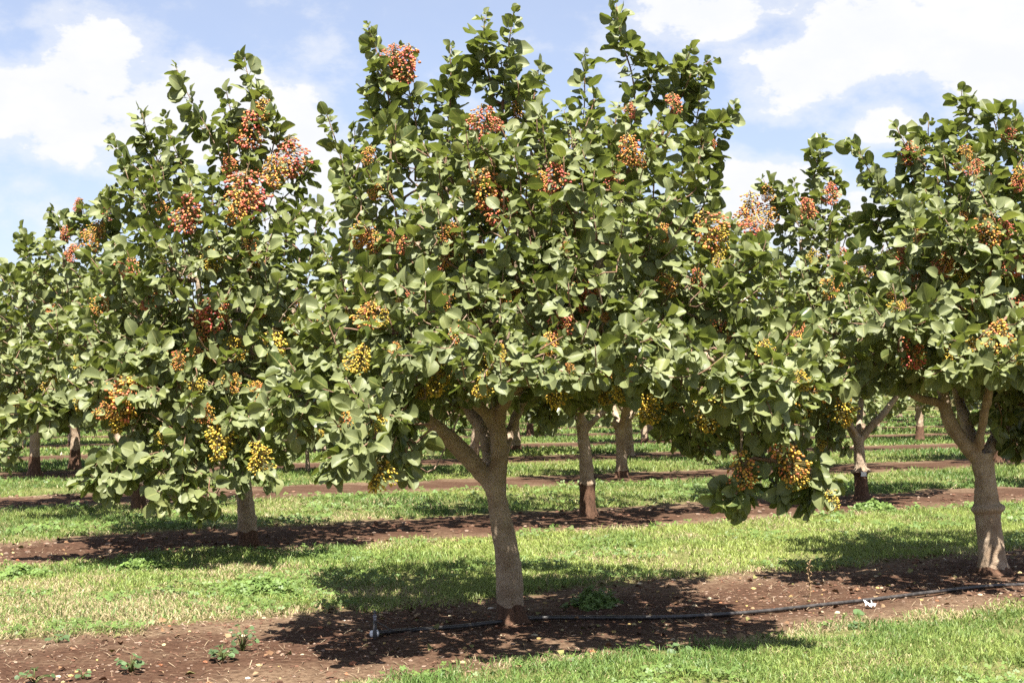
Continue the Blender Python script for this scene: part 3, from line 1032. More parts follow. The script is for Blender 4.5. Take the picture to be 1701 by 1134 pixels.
# ------------------------------------------------------------------ nut clusters
def nut_shape():
    ring = [(-1.0, 0.0), (-0.62, 0.72), (0.1, 1.0), (0.68, 0.66), (1.0, 0.0)]
    s = 6
    V = [(-1, 0, 0)]
    for (x, rr) in ring[1:4]:
        for k in range(s):
            V.append((x, rr * math.cos(k * 2 * math.pi / s), rr * math.sin(k * 2 * math.pi / s)))
    V.append((1.0, 0, 0))
    t = []
    for k in range(s):
        t.append((0, 1 + (k + 1) % s, 1 + k))
        for a in range(2):
            i, j = 1 + a * s + k, 1 + a * s + (k + 1) % s
            t += [(i, j, j + s), (i, j + s, i + s)]
        t.append((1 + 2 * s + k, 1 + 2 * s + (k + 1) % s, 1 + 3 * s))
    return np.array(V), np.array(t)


NUT_V, NUT_T = nut_shape()
FAMILY = {'R': [(0.4756, 0.0984, 0.0697), (0.5084, 0.1558, 0.0656), (0.492, 0.2214, 0.0574), (0.4592, 0.0697, 0.0779)],
          'O': [(0.492, 0.2542, 0.041), (0.492, 0.164, 0.0492), (0.5084, 0.3034, 0.0492), (0.4756, 0.123, 0.0656)],
          'Y': [(0.492, 0.3526, 0.0369), (0.451, 0.3362, 0.041), (0.5084, 0.2788, 0.041), (0.41, 0.3198, 0.0451)]}


def cluster_mesh(fam, seed):
    """panicle hanging from the origin, unit length about 1"""
    r = np.random.default_rng(seed)
    bag, st = Bag(), Bag()
    axis_p = resample(np.array([[0, 0.05, 0.15], [0.02, 0, 0.0], [r.uniform(-.06, .06), r.uniform(-.06, .06), -0.45], [r.uniform(-.12, .12), r.uniform(-.12, .12), -0.85]]), 0.1)
    v, t, q = tube(axis_p, np.linspace(0.018, 0.008, len(axis_p)), 5)
    st.add(v, t, q, np.tile([0.14, 0.10, 0.04, 1], (len(v), 1)))
    pts = []
    tries = 0
    n_t = r.integers(140, 185)
    lob = [r.uniform(0, 6.28) for _ in range(3)]
    while len(pts) < n_t and tries < 6000:
        tries += 1
        z = -r.uniform(0, 1) ** 0.85 * 0.98 + 0.04
        rr = 0.40 * math.sin(math.pi * np.clip(0.16 + (-z) * 0.80, 0, 1)) ** 0.8
        a = r.uniform(0, 6.28)
        q_ = rr * r.uniform(0.1, 1) ** 0.45 * (1 + 0.42 * math.sin(2 * a + 5 * z + lob[0]) + 0.30 * math.sin(a + lob[1] + 3 * z))
        p = np.array([q_ * math.cos(a), q_ * math.sin(a), z])
        if pts and np.min(np.sum((np.array(pts) - p) ** 2, 1)) < 0.052 ** 2:
            continue
        pts.append(p)
    for p in pts:
        k = int(np.argmin(np.sum((axis_p - (p * np.array([0.25, 0.25, 1]) + np.array([0, 0, 0.10]))) ** 2, 1)))
        d = unit(p - axis_p[k] + np.array([0, 0, -0.12]) + r.normal(size=3) * 0.10)
        u = unit(np.cross(d, r.normal(size=3)))
        w = np.cross(d, u)
        s = r.uniform(0.85, 1.12)
        v = p + (NUT_V[:, :1] * 0.046 * d + NUT_V[:, 1:2] * 0.029 * u + NUT_V[:, 2:] * 0.029 * w) * s
        c = np.array(FAMILY[fam][r.integers(0, 4)]) * r.uniform(0.82, 1.15)
        # blush at the free end
        wt_ = np.clip(0.35 - NUT_V[:, :1] * 0.45, 0, 1) * r.uniform(0.1, 0.7 if fam == 'R' else 0.9)
        cc = c[None] * (1 - wt_) + np.array([[0.40, 0.31, 0.06]]) * wt_
        bag.add(v, NUT_T, None, np.hstack([cc, np.ones((len(v), 1))]))
        v, t, q = tube(np.array([axis_p[k], (axis_p[k] + p) / 2 + np.array([0, 0, 0.02]), p - d * 0.05]), 0.007, 3, False)
        st.add(v, None, q, np.tile([0.17, 0.13, 0.045, 1], (len(v), 1)))
    a, b = bag.mesh('nuts', None, 'nutc'), st.mesh('nut_cluster', None, 'nutc')
    a.materials.append(M_NUT)
    b.materials.append(M_NUT)
    return a, b


CL_MESH = {f: [cluster_mesh(f, 300 + 10 * i + k) for k in range(4)] for i, f in enumerate('ROY')}

# where clusters hang: (photo x, y, length in photo pixels, colour)
CLUSTERS = {
    0: [(680, 108, 66, 'R'), (655, 92, 40, 'R'), (800, 205, 60, 'R'), (808, 315, 70, 'O'), (826, 345, 60, 'R'), (925, 302, 64, 'R'), (900, 305, 45, 'O'), (752, 390, 42, 'O'), (676, 405, 40, 'R'), (620, 525, 56, 'O'),
        (605, 597, 56, 'Y'), (735, 632, 64, 'Y'), (803, 640, 46, 'Y'), (930, 552, 62, 'R'), (914, 572, 44, 'O'), (960, 492, 54, 'R'), (968, 512, 46, 'O'), (920, 655, 52, 'Y'), (1000, 655, 38, 'Y'), (1045, 250, 56, 'O'), (1046, 184, 28, 'R'),
        (606, 390, 52, 'O'), (690, 487, 30, 'R'), (1016, 300, 34, 'R'), (1168, 385, 72, 'O'), (1190, 402, 50, 'Y'), (1070, 680, 54, 'Y'), (1163, 690, 66, 'Y'), (1226, 780, 66, 'O'), (1300, 765, 76, 'O'), (1318, 790, 50, 'Y'),
        (1270, 582, 40, 'Y'), (1190, 550, 48, 'O'), (615, 258, 34, 'O'), (800, 408, 26, 'R'), (740, 500, 40, 'O'), (860, 480, 36, 'O'), (1100, 470, 40, 'O'), (1205, 660, 36, 'Y'), (632, 790, 60, 'Y')],
    1: [(418, 215, 66, 'R'), (480, 262, 70, 'R'), (455, 285, 60, 'O'), (408, 325, 84, 'R'), (390, 345, 60, 'O'), (315, 355, 70, 'R'), (220, 448, 42, 'R'), (360, 525, 66, 'R'), (345, 545, 50, 'O'), (452, 580, 66, 'Y'), (392, 580, 46, 'Y'),
        (220, 665, 84, 'O'), (205, 695, 54, 'Y'), (365, 735, 66, 'Y'), (430, 762, 58, 'Y'), (352, 432, 44, 'Y'), (420, 430, 44, 'O'), (176, 508, 40, 'O'), (250, 500, 36, 'R'), (490, 540, 44, 'Y'), (300, 600, 36, 'O')],
    2: [(1510, 255, 42, 'R'), (1606, 255, 32, 'O'), (1636, 388, 66, 'O'), (1668, 382, 40, 'R'), (1515, 585, 60, 'R'), (1658, 562, 70, 'O'), (1678, 440, 44, 'R'), (1492, 518, 38, 'Y'), (1530, 395, 30, 'O'), (1560, 440, 32, 'R'), (1600, 460, 34, 'Y'), (1690, 510, 40, 'R')],
    3: [(870, 520, 36, 'O'), (1050, 640, 40, 'Y'), (770, 600, 36, 'O')],
    4: [(1246, 348, 60, 'O'), (1280, 360, 46, 'O'), (1255, 385, 50, 'R'), (1340, 350, 44, 'R'), (1380, 322, 40, 'R'), (1392, 432, 46, 'R'), (1382, 480, 50, 'O'), (1230, 484, 44, 'O'), (1372, 612, 46, 'R'), (1396, 606, 36, 'R'), (1320, 672, 66, 'Y'), (1402, 682, 58, 'Y'), (1366, 645, 50, 'O'), (1340, 540, 40, 'O'), (1420, 520, 36, 'R')],
    5: [(160, 395, 46, 'O'), (40, 668, 46, 'Y'), (120, 422, 30, 'R'), (90, 520, 30, 'O'), (130, 600, 30, 'Y')],
}

# smaller ones scattered through the crowns: redder above, yellow below
rcl = np.random.default_rng(77)
for ti, cnt_ in enumerate((46, 26, 22, 3, 14, 10)):
    T = NEAR[ti]
    lx, ly = to_px(T.L['pos'])
    cand = np.nonzero((T.L['pos'][:, 1] < T.Y + 0.3) & (lx > 5) & (lx < W_PX - 5) & (ly > 150))[0]
    for i in rcl.choice(cand, cnt_, replace=False):
        h_ = np.interp(ly[i], [200, 420, 620], [0, 1, 2]) + rcl.normal() * 0.5
        CLUSTERS[ti].append((float(lx[i]), float(ly[i]), rcl.uniform(20, 42), 'ROY'[int(np.clip(round(h_), 0, 2))]))

for ti, T in enumerate(NEAR):
    lx, ly = to_px(T.L['pos'])
    dep = T.L['pos'][:, 1]
    for (px, py, s, fam) in CLUSTERS[ti]:
        s = s * 0.95
        near = (np.hypot(lx - px, ly - py) < max(s * 0.8, 26)) & T.keep
        d = np.percentile(dep[near], 13) if near.sum() > 4 else (np.min(dep[np.argsort(np.hypot(lx - px, ly - py))[:6]]))
        d = float(np.clip(d, T.Y - 2.0, T.Y + 0.6))
        Ls = s * d / F_PX
        top = P(px, py - s * 0.42, d)
        T.clusters.append((top, Ls, fam))
        # the cluster hangs free of the leaves right in front of it
        T.keep &= ~((np.hypot((lx - px), (ly - py) * 0.9) < s * 0.50) & (dep < d + 0.12) & (T.r.random(len(lx)) < 0.42))

# ------------------------------------------------------------------ which leaves show largest
CELL = 6
gw, gh = int(W_PX / CELL) + 1, int(H_PX / CELL) + 1
zb = np.full((gh, gw), 1e9)
zi = np.full((gh, gw), -1, int)
zt = np.full((gh, gw), -1, int)
for ti, T in enumerate(NEAR):
    L = T.L
    cen = L['pos'] + L['rot'][:, :, 0] * (L['size'] * 0.5)[:, None]
    lx, ly = to_px(cen)
    face = np.abs(np.sum(L['rot'][:, :, 2] * unit(cen - np.array([0, 0, H_CAM])), 1))
    rp = L['size'] * F_PX / cen[:, 1] * 0.40 * np.sqrt(np.clip(face, 0.15, 1))
    ok = T.keep & (lx > 0) & (lx < W_PX) & (ly > 0) & (ly < H_PX)
    for i in np.nonzero(ok)[0]:
        x0, x1 = int((lx[i] - rp[i]) / CELL), int((lx[i] + rp[i]) / CELL) + 1
        y0, y1 = int((ly[i] - rp[i]) / CELL), int((ly[i] + rp[i]) / CELL) + 1
        x0, y0 = max(x0, 0), max(y0, 0)
        sub = zb[y0:y1, x0:x1]
        mk = cen[i, 1] < sub
        sub[mk] = cen[i, 1]
        zi[y0:y1, x0:x1][mk] = i
        zt[y0:y1, x0:x1][mk] = ti
for ti, T in enumerate(NEAR):
    won = np.bincount(zi[zt == ti], minlength=len(T.L['pos'])) if (zt == ti).any() else np.zeros(len(T.L['pos']))
    order = np.argsort(-won)[:300]
    T.single = order[won[order] >= 3]
    T.front = won > 0
    T.keep &= T.front | (T.r.random(len(won)) < 0.66)

# ------------------------------------------------------------------ link the near trees
LABELS = [
    ('large central pistachio tree with slanting trunk forking low, nearest to the camera', 'pistachio tree'),
    ('pistachio tree left of the central tree, drooping leafy branches hiding its short trunk top', 'pistachio tree'),
    ('pistachio tree at the right edge with swollen ring around its thick trunk', 'pistachio tree'),
    ('pistachio tree just behind the central tree, upright trunk with dark brown lower half', 'pistachio tree'),
    ('pistachio tree behind, left of the right edge tree, with Y-shaped fork and small white tag', 'pistachio tree'),
    ('pistachio tree at the left edge in the third row, crown lower than its neighbour', 'pistachio tree')]
for T, (lab, cat) in zip(NEAR, LABELS):
    root = link('pistachio_tree', None, loc=T.base, label=lab, cat=cat, group='pistachio trees in the near rows')
    root.empty_display_size = 0.3
    T.root = root
    T.wood(root)
    rest = T.keep.copy()
    rest[T.single] = False
    me = leaves_mesh('foliage', T.L, rest, T.front, T.base)
    link('foliage', me, M_LEAF, root, kind='stuff')
    L = T.L
    for i in T.single:
        o = bpy.data.objects.new('leaf', LEAF_MESH[L['tpl'][i]])
        COL.objects.link(o)
        o.parent = root
        m = Matrix(L['rot'][i] * L['size'][i]).to_4x4()
        m.translation = Vector(L['pos'][i] - T.base)
        o.matrix_local = m
    for k, (top, Ls, fam) in enumerate(T.clusters):
        a, b = CL_MESH[fam][k % 4]
        o = link('nut_cluster', b, None, root)
        out = unit(top - T.cen)
        tilt = Matrix.Rotation(T.r.uniform(0, 6.28), 4, 'Z')
        lean = Vector((0, 0, -1)).rotation_difference(Vector((out[0] * 0.35, out[1] * 0.35 - 0.1, -1)).normalized()).to_matrix().to_4x4()
        m = lean @ tilt @ Matrix.Scale(Ls, 4)
        m.translation = Vector(top - T.base)
        o.matrix_local = m
        link('nuts', a, None, o, kind='stuff')

# ------------------------------------------------------------------ the rows behind: three builds, copied
def far_variant(seed):
    r = np.random.default_rng(seed)
    T = Tree((0, 0), seed, 0.19, spacing=0.40, nleaf=7, hi=False, rootstock={71: 0.05, 72: 0.14, 73: 0.36}[seed])
    lean = r.uniform(-0.06, 0.06, 2)
    T.trunk = (np.array([[0, 0, -.06], [0, 0, .05], [lean[0] * .3, lean[1] * .3, .3], [lean[0] * .6, lean[1] * .6, .55], [lean[0], lean[1], .85]]), [.15, .12, .10, .088, .092])
    top = np.array([lean[0], lean[1], 0.82])
    a0 = r.uniform(0, 6)
    for k in range(4):
        a = a0 + k * 1.57 + r.uniform(-.3, .3)
        h = np.array([math.cos(a), math.sin(a), 0])
        T.limbs.append(limb([top, top + h * .2 + [0, 0, .28], top + h * .5 + [0, 0, .75], top + h * .75 + [0, 0, 1.5]], .062, .028))
    for k in range(7):
        a = k * 0.9 + r.uniform(-.3, .3)
        q = r.uniform(1.1, 1.5)
        T.blobs.append((q * math.cos(a), q * math.sin(a), r.uniform(1.4, 2.2), r.uniform(.75, .95), r.uniform(.75, .95), r.uniform(.6, .85)))
    T.blobs.append((0, 0, 2.8, .9, .9, .8))
    T.spires = []
    for k in range(5):
        a = r.uniform(0, 6.28)
        p0 = np.array([0.6 * math.cos(a), 0.6 * math.sin(a), 3.0])
        T.spires.append(np.array([p0, p0 + [0.1 * math.cos(a), 0.1 * math.sin(a), .4], p0 + [0.12 * math.cos(a), 0.12 * math.sin(a), r.uniform(.6, .95)]]))
    T.grow()
    return T


VAR = []
for s in (71, 72, 73):
    T = far_variant(s)
    proto = bpy.data.objects.new('proto', None)
    COL.objects.link(proto)
    T.wood(proto)
    me = leaves_mesh('foliage', T.L, T.keep, np.zeros(len(T.keep), bool), (0, 0, 0))
    link('foliage', me, M_LEAF, proto, kind='stuff')
    parts = [(c.name.split('.')[0], c.data) for c in proto.children]
    for c in list(proto.children):
        bpy.data.objects.remove(c)
    bpy.data.objects.remove(proto)
    VAR.append(parts)

OVERRIDE = {(2, 0): (1033, 793), (3, 0): (1044, 759), (4, 0): (1071, 735), (2, -1): (660, 788), (3, -1): (787, 764), (4, -1): (857, 749),
            (3, -3): (59, 790), (4, -3): (126, 778), (3, 2): (1527, 731), (4, 2): (1456, 717)}
SEEN_LABEL = {
    (1, 2): 'second row pistachio tree hidden behind the crown of the right edge tree',
    (2, -1): 'shaded third row pistachio tree whose trunk shows left of the central trunk below the crown',
    (2, 0): 'third row pistachio tree with pale upright trunk, just right of the dark-footed trunk',
    (2, 1): 'third row pistachio tree almost hidden behind the Y-forked tree',
    (2, 2): 'third row pistachio tree behind the right edge tree, seen between its limbs',
    (3, -3): 'fourth row pistachio tree with the leftmost trunk, at the left edge in shade',
    (3, -1): 'fourth row pistachio tree whose thin trunk shows in the fork of the central tree',
    (3, 0): 'fourth row pistachio tree standing directly behind the pale upright third row trunk',
    (3, 1): 'fourth row pistachio tree hidden behind the low hanging branch right of centre',
    (3, 2): 'fourth row pistachio tree with grey trunk seen left of the right edge tree',
    (4, -3): 'fifth row pistachio tree with stout pale trunk, second from the left edge',
    (4, -2): 'fifth row pistachio tree with small trunk between the left tree and the central tree',
    (4, -1): 'fifth row pistachio tree with trunk close to the right of the central fork',
    (4, 0): 'fifth row pistachio tree with small trunk right of the pale upright trunk',
    (4, 2): 'fifth row pistachio tree with small trunk just right of the Y-shaped fork',
    (4, 3): 'fifth row pistachio tree behind the trunk of the right edge tree',
    (5, -4): 'sixth row pistachio tree with small trunk between the two leftmost trunks',
    (5, -3): 'sixth row pistachio tree, small trunk behind the drooping branches of the left tree',
    (5, -1): 'sixth row pistachio tree, small trunk between the central trunk and the dark-footed trunk',
    (5, 0): 'sixth row pistachio tree, tiny trunk above and right of the pale upright trunk',
    (5, 2): 'sixth row pistachio tree, tiny trunk seen over the Y-shaped fork',
    (6, -5): 'seventh row pistachio tree, tiny trunk at the far left edge',
    (6, 0): 'seventh row pistachio tree, tiny trunk in the line of trunks right of centre',
    (6, 3): 'seventh row pistachio tree, tiny trunk left of the right edge tree, nearest its fork',
    (7, 3): 'eighth row pistachio tree, faint trunk between the Y fork and the right edge tree'}
SKIP = {(0, 0), (0, 1), (1, -1), (1, 0), (1, 1), (2, -2)}
MASS = []
rf = np.random.default_rng(17)
for j in range(1, 10):
    for i in range(-7, 9):
        x, y = R0 + i * RA + j * RB
        jit = rf.uniform(-0.22, 0.22, 2)
        rz, scl, pick = rf.uniform(0, 6.28), rf.uniform(0.9, 1.1), rf.integers(0, 3)
        x, y = x + jit[0], y + jit[1]
        if (j, i) in SKIP or y < 12 or y > 72:
            continue
        if (j, i) in OVERRIDE:
            x, y = ground_at(*OVERRIDE[(j, i)])[:2]
        px = W_PX / 2 + F_PX * x / y
        rad = F_PX * 1.7 / y
        if px < -rad or px > W_PX + rad:
            continue
        lab = SEEN_LABEL.get((j, i))
        if lab is None:
            if (j, i) != (3, -2):
                MASS.append((x, y))
            continue
        root = link('pistachio_tree', None, loc=(x, y, 0), label=lab, cat='pistachio tree', group='pistachio trees in the rows behind')
        root.rotation_euler = (0, 0, rz)
        root.scale = (scl, scl, scl)
        for nm, data in VAR[pick]:
            link(nm, data, None, root, kind='stuff' if nm == 'foliage' else None)

# two young replacement trees
for k, (px, py, sc_, lab) in enumerate(((512, 783, .40, 'thin young pistachio sapling behind the left tree, the right one of two'), (483, 781, .36, 'thin young pistachio sapling behind the left tree, the left one of two'))):
    g = ground_at(px, py)
    root = link('pistachio_sapling', None, loc=g, label=lab, cat='sapling', group='young replacement trees')
    root.scale = (sc_, sc_, sc_ * 1.25)
    root.rotation_euler = (0, 0, 1.3 * k)
    for nm, data in VAR[k]:
        link(nm, data, None, root, kind='stuff' if nm == 'foliage' else None)

# ------------------------------------------------------------------ the orchard beyond, one mass of far crowns
def far_orchard():
    r = np.random.default_rng(4)
    bag = Bag()
    cr, tr = [], []
    for j in range(9, 36):
        for i in range(-24, 34):
            x, y = R0 + i * RA + j * RB + r.uniform(-.3, .3, 2)
            if y < 72 or y > 250 or abs(x) > y * 0.42:
                continue
            tr.append((x, y))
    for (x, y) in MASS + tr:
        v, t, q = tube(np.array([[x, y, 0], [x + .03, y, .5], [x, y, 1.2]]), [.12, .09, .07], 5)
        bag.add(v, t, q, np.tile([0.3, 0.0, 0.5, 0], (len(v), 1)))
        n = 150 if y < 110 else 70
        d = unit(r.normal(size=(n, 3))) * (r.uniform(0.3, 1, (n, 1)) ** 0.4)
        c = np.array([x, y, 2.15]) + d * np.array([2.0, 2.0, 1.55])
        a = unit(r.normal(size=(n, 3)))
        b = unit(np.cross(a, r.normal(size=(n, 3))))
        s = r.uniform(0.16, 0.34, (n, 1)) * (1 if y < 110 else 1.6)
        v = np.stack([c - a * s, c + b * s * .7, c + a * s, c - b * s * .7], 1).reshape(-1, 3)
        k = np.arange(n)[:, None] * 4
        col = np.zeros((n * 4, 4))
        col[:, 0] = np.repeat(r.random(n), 4)
        col[:, 1] = 0.5
        bag.add(v, None, k + np.arange(4)[None], col)
    me = bag.mesh('far_orchard', None, 'leafc')
    link('far_orchard', me, M_LEAF, None, label='far orchard trees massed at the horizon', cat='trees', kind='stuff')


far_orchard()

# ------------------------------------------------------------------ grass strips
GREEN = np.array([0.105, 0.178, 0.040])
LIME = np.array([0.255, 0.305, 0.076])
STRAW = np.array([0.44, 0.36, 0.20])


def strip_points(k, y_lo, y_hi, dens, r):
    """random points of the grass between row k and row k+1 that lie in view"""
    xs = max(0.40 * y_hi + 0.6, 1)
    n = int(dens * (2 * xs) * (y_hi - y_lo))
    x = r.uniform(-xs, xs, n)
    y = r.uniform(y_lo, y_hi, n)
    v, kk = row_v(x, y)
    inb = np.abs(x) < 0.36 * y + 0.35
    wob = (fbm(x, y, 0.7) - 0.5) * 0.75
    far_side = (kk == k) & (v + wob > EDGE_FAR + r.normal(size=n) * 0.06)
    near_side = (kk == k + 1) & (v + wob < EDGE_NEAR + r.normal(size=n) * 0.06)
    # bare and thin places
    thin = fbm(x + 11, y + 3, 0.55)
    sel = inb & (far_side | near_side) & (r.random(n) < np.clip((thin - 0.24) * 5, 0.12, 1))
    return x[sel], y[sel], v[sel]


def blades(bag, x, y, v, r, h, w, seg2, lush_add=0.0):
    n = len(x)
    if not n:
        return
    z = soil_z(x, y) * np.clip((40 - y) / 15, 0, 1) - 0.004
    edge = np.minimum(np.abs(v - EDGE_FAR), np.abs(v - EDGE_NEAR))
    lush = fbm(x, y, 1.3)
    dryn = fbm(x - 20, y + 40, 0.9)
    left_dry = np.clip((-0.2 - x) / 1.6, 0, 1) * np.clip((13.0 - y) / 2.5, 0, 1)
    dry = np.clip((dryn - 0.50) * 3.6 + (0.45 - fbm(x + 5, y * 1.6 - 9, 2.6)) * 1.2 + 0.55 * np.exp(-edge / 0.25) + 0.95 * left_dry, 0, 1) * np.clip((22 - y) / 6, 0.35, 1)
    straw = r.random(n) < dry * 0.72 + 0.06
    big = fbm(x + 5, y * 1.6 - 9, 2.6)
    f = np.clip((lush - 0.30) * 1.5 + (big - 0.5) * 1.8 + lush_add + r.normal(size=n) * 0.22, 0, 1)[:, None]
    col = (LIME * (1 - f) + GREEN * f) * (0.86 if lush_add > 0.3 and y.min() > 9 else 1.0)
    col = np.where(straw[:, None], STRAW * r.uniform(0.55, 1.1, (n, 1)), col * r.uniform(0.75, 1.25, (n, 1)))
    hh = h * r.uniform(0.45, 1.15, n) * (0.65 + 0.8 * lush) * np.where(straw, 0.75, 1.0)
    a = r.uniform(0, 6.28, n)
    tilt = np.abs(r.normal(size=n)) * 0.75 + np.where(straw, 0.6, 0.25)
    dx, dy = np.cos(a), np.sin(a)
    sx_, sy_ = -dy, dx
    # blades turn their flat side mostly at random
    a2 = r.uniform(0, 6.28, n)
    sx_, sy_ = np.cos(a2), np.sin(a2)
    ww = w * r.uniform(0.7, 1.4, n)
    p0 = np.stack([x, y, z], 1)
    side = np.stack([sx_, sy_, np.zeros(n)], 1) * ww[:, None]
    hd = np.stack([dx, dy, np.zeros(n)], 1)
    mid = p0 + np.array([0, 0, 1.0]) * (hh * 0.55)[:, None] + hd * (hh * tilt * 0.35)[:, None]
    tip = p0 + np.array([0, 0, 1.0]) * (hh * np.clip(1 - tilt * 0.35, 0.2, 1))[:, None] + hd * (hh * tilt)[:, None]
    c4 = np.hstack([col, np.ones((n, 1))])
    if seg2:
        V = np.stack([p0 - side, p0 + side, mid + side * 0.75, mid - side * 0.75, tip], 1).reshape(-1, 3)
        b = (np.arange(n) * 5)[:, None]
        bag.add(V, b + np.array([[3, 2, 4]]), b + np.array([[0, 1, 2, 3]]), np.repeat(c4, 5, 0))
    else:
        V = np.stack([p0 - side, p0 + side, tip], 1).reshape(-1, 3)
        b = (np.arange(n) * 3)[:, None]
        bag.add(V, b + np.array([[0, 1, 2]]), None, np.repeat(c4, 3, 0))


def clover(bag, x, y, r, hmax, s0, base_z=None, tint=1.0):
    """three-lobed small leaves on thin stalks"""
    n = len(x)
    if not n:
        return
    z = soil_z(x, y) if base_z is None else base_z
    hh = hmax * r.uniform(0.35, 1.0, n)
    col = np.array([0.100, 0.165, 0.042]) * tint * r.uniform(0.7, 1.35, (n, 1)) + np.array([0.035, 0.02, 0.0]) * r.random((n, 1))
    c4 = np.hstack([col, np.ones((n, 1))])
    a = r.uniform(0, 6.28, n)
    top = np.stack([x, y, z + hh], 1)
    nrm = unit(np.stack([r.normal(size=n) * .45, r.normal(size=n) * .45 - 0.25, np.ones(n)], 1))
    for k in range(3):
        aa = a + k * 2.094 + r.normal(size=n) * 0.2
        d = np.stack([np.cos(aa), np.sin(aa), np.zeros(n)], 1)
        d = unit(d - nrm * np.sum(d * nrm, 1, keepdims=True))
        s = np.cross(nrm, d)
        q = (s0 * r.uniform(0.7, 1.3, n))[:, None]
        V = np.stack([top, top + d * q * .55 + s * q * .5, top + d * q * 1.05 + s * q * .22, top + d * q * 1.05 - s * q * .22, top + d * q * .55 - s * q * .5], 1).reshape(-1, 3)
        b = (np.arange(n) * 5)[:, None]
        bag.add(V, np.concatenate([b + np.array([[0, 4, 1]])]), b + np.array([[1, 4, 3, 2]]), np.repeat(c4, 5, 0))


def grass_object(k, bands, label):
    r = np.random.default_rng(500 + k)
    bag = Bag()
    for (y0, y1, dens, h, w, seg2) in bands:
        x, y, v = strip_points(k, y0, y1, dens, r)
        blades(bag, x, y, v, r, h, w, seg2, 0.32 if k >= 1 else (0.42 if k < 0 else 0.06))
        if y1 <= 26:
            # clover patches
            m = (fbm(x + 70, y - 30, 0.8) > 0.56) & (r.random(len(x)) < (0.16 if y1 <= 17 else 0.10))
            clover(bag, x[m], y[m], r, h * 0.9, 0.016 if y1 <= 17 else 0.03)
    if bag.n:
        link('grass', bag.mesh('grass', None, 'bladec'), M_GRASS, None, label=label, cat='grass', kind='stuff')


B1 = [(6.9, 9.0, 6500, .060, .0028, True), (9.0, 11.5, 4600, .060, .0034, True), (11.5, 14.5, 3000, .065, .0040, True), (14.5, 17.5, 1700, .07, .006, False),
      (17.5, 22, 1000, .08, .008, False), (22, 30, 480, .09, .012, False), (30, 45, 170, .11, .020, False)]
grass_object(-1, B1[:2], 'short green grass in the bottom right corner, in front of the nearest row')
grass_object(0, B1, 'sunlit grass strip between the nearest row and the second row')
grass_object(1, B1, 'grass strip between the second and the third row of trees')
grass_object(2, B1, 'grass strip between the third and the fourth row of trees')
for k in (3, 4, 5, 6, 7, 8):
    grass_object(k, [(22, 30, 420, .09, .014, False), (30, 45, 190, .11, .024, False), (45, 64, 90, .13, .040, False), (64, 85, 40, .14, .07, False)], 'narrow grass strips between the far rows of trees')

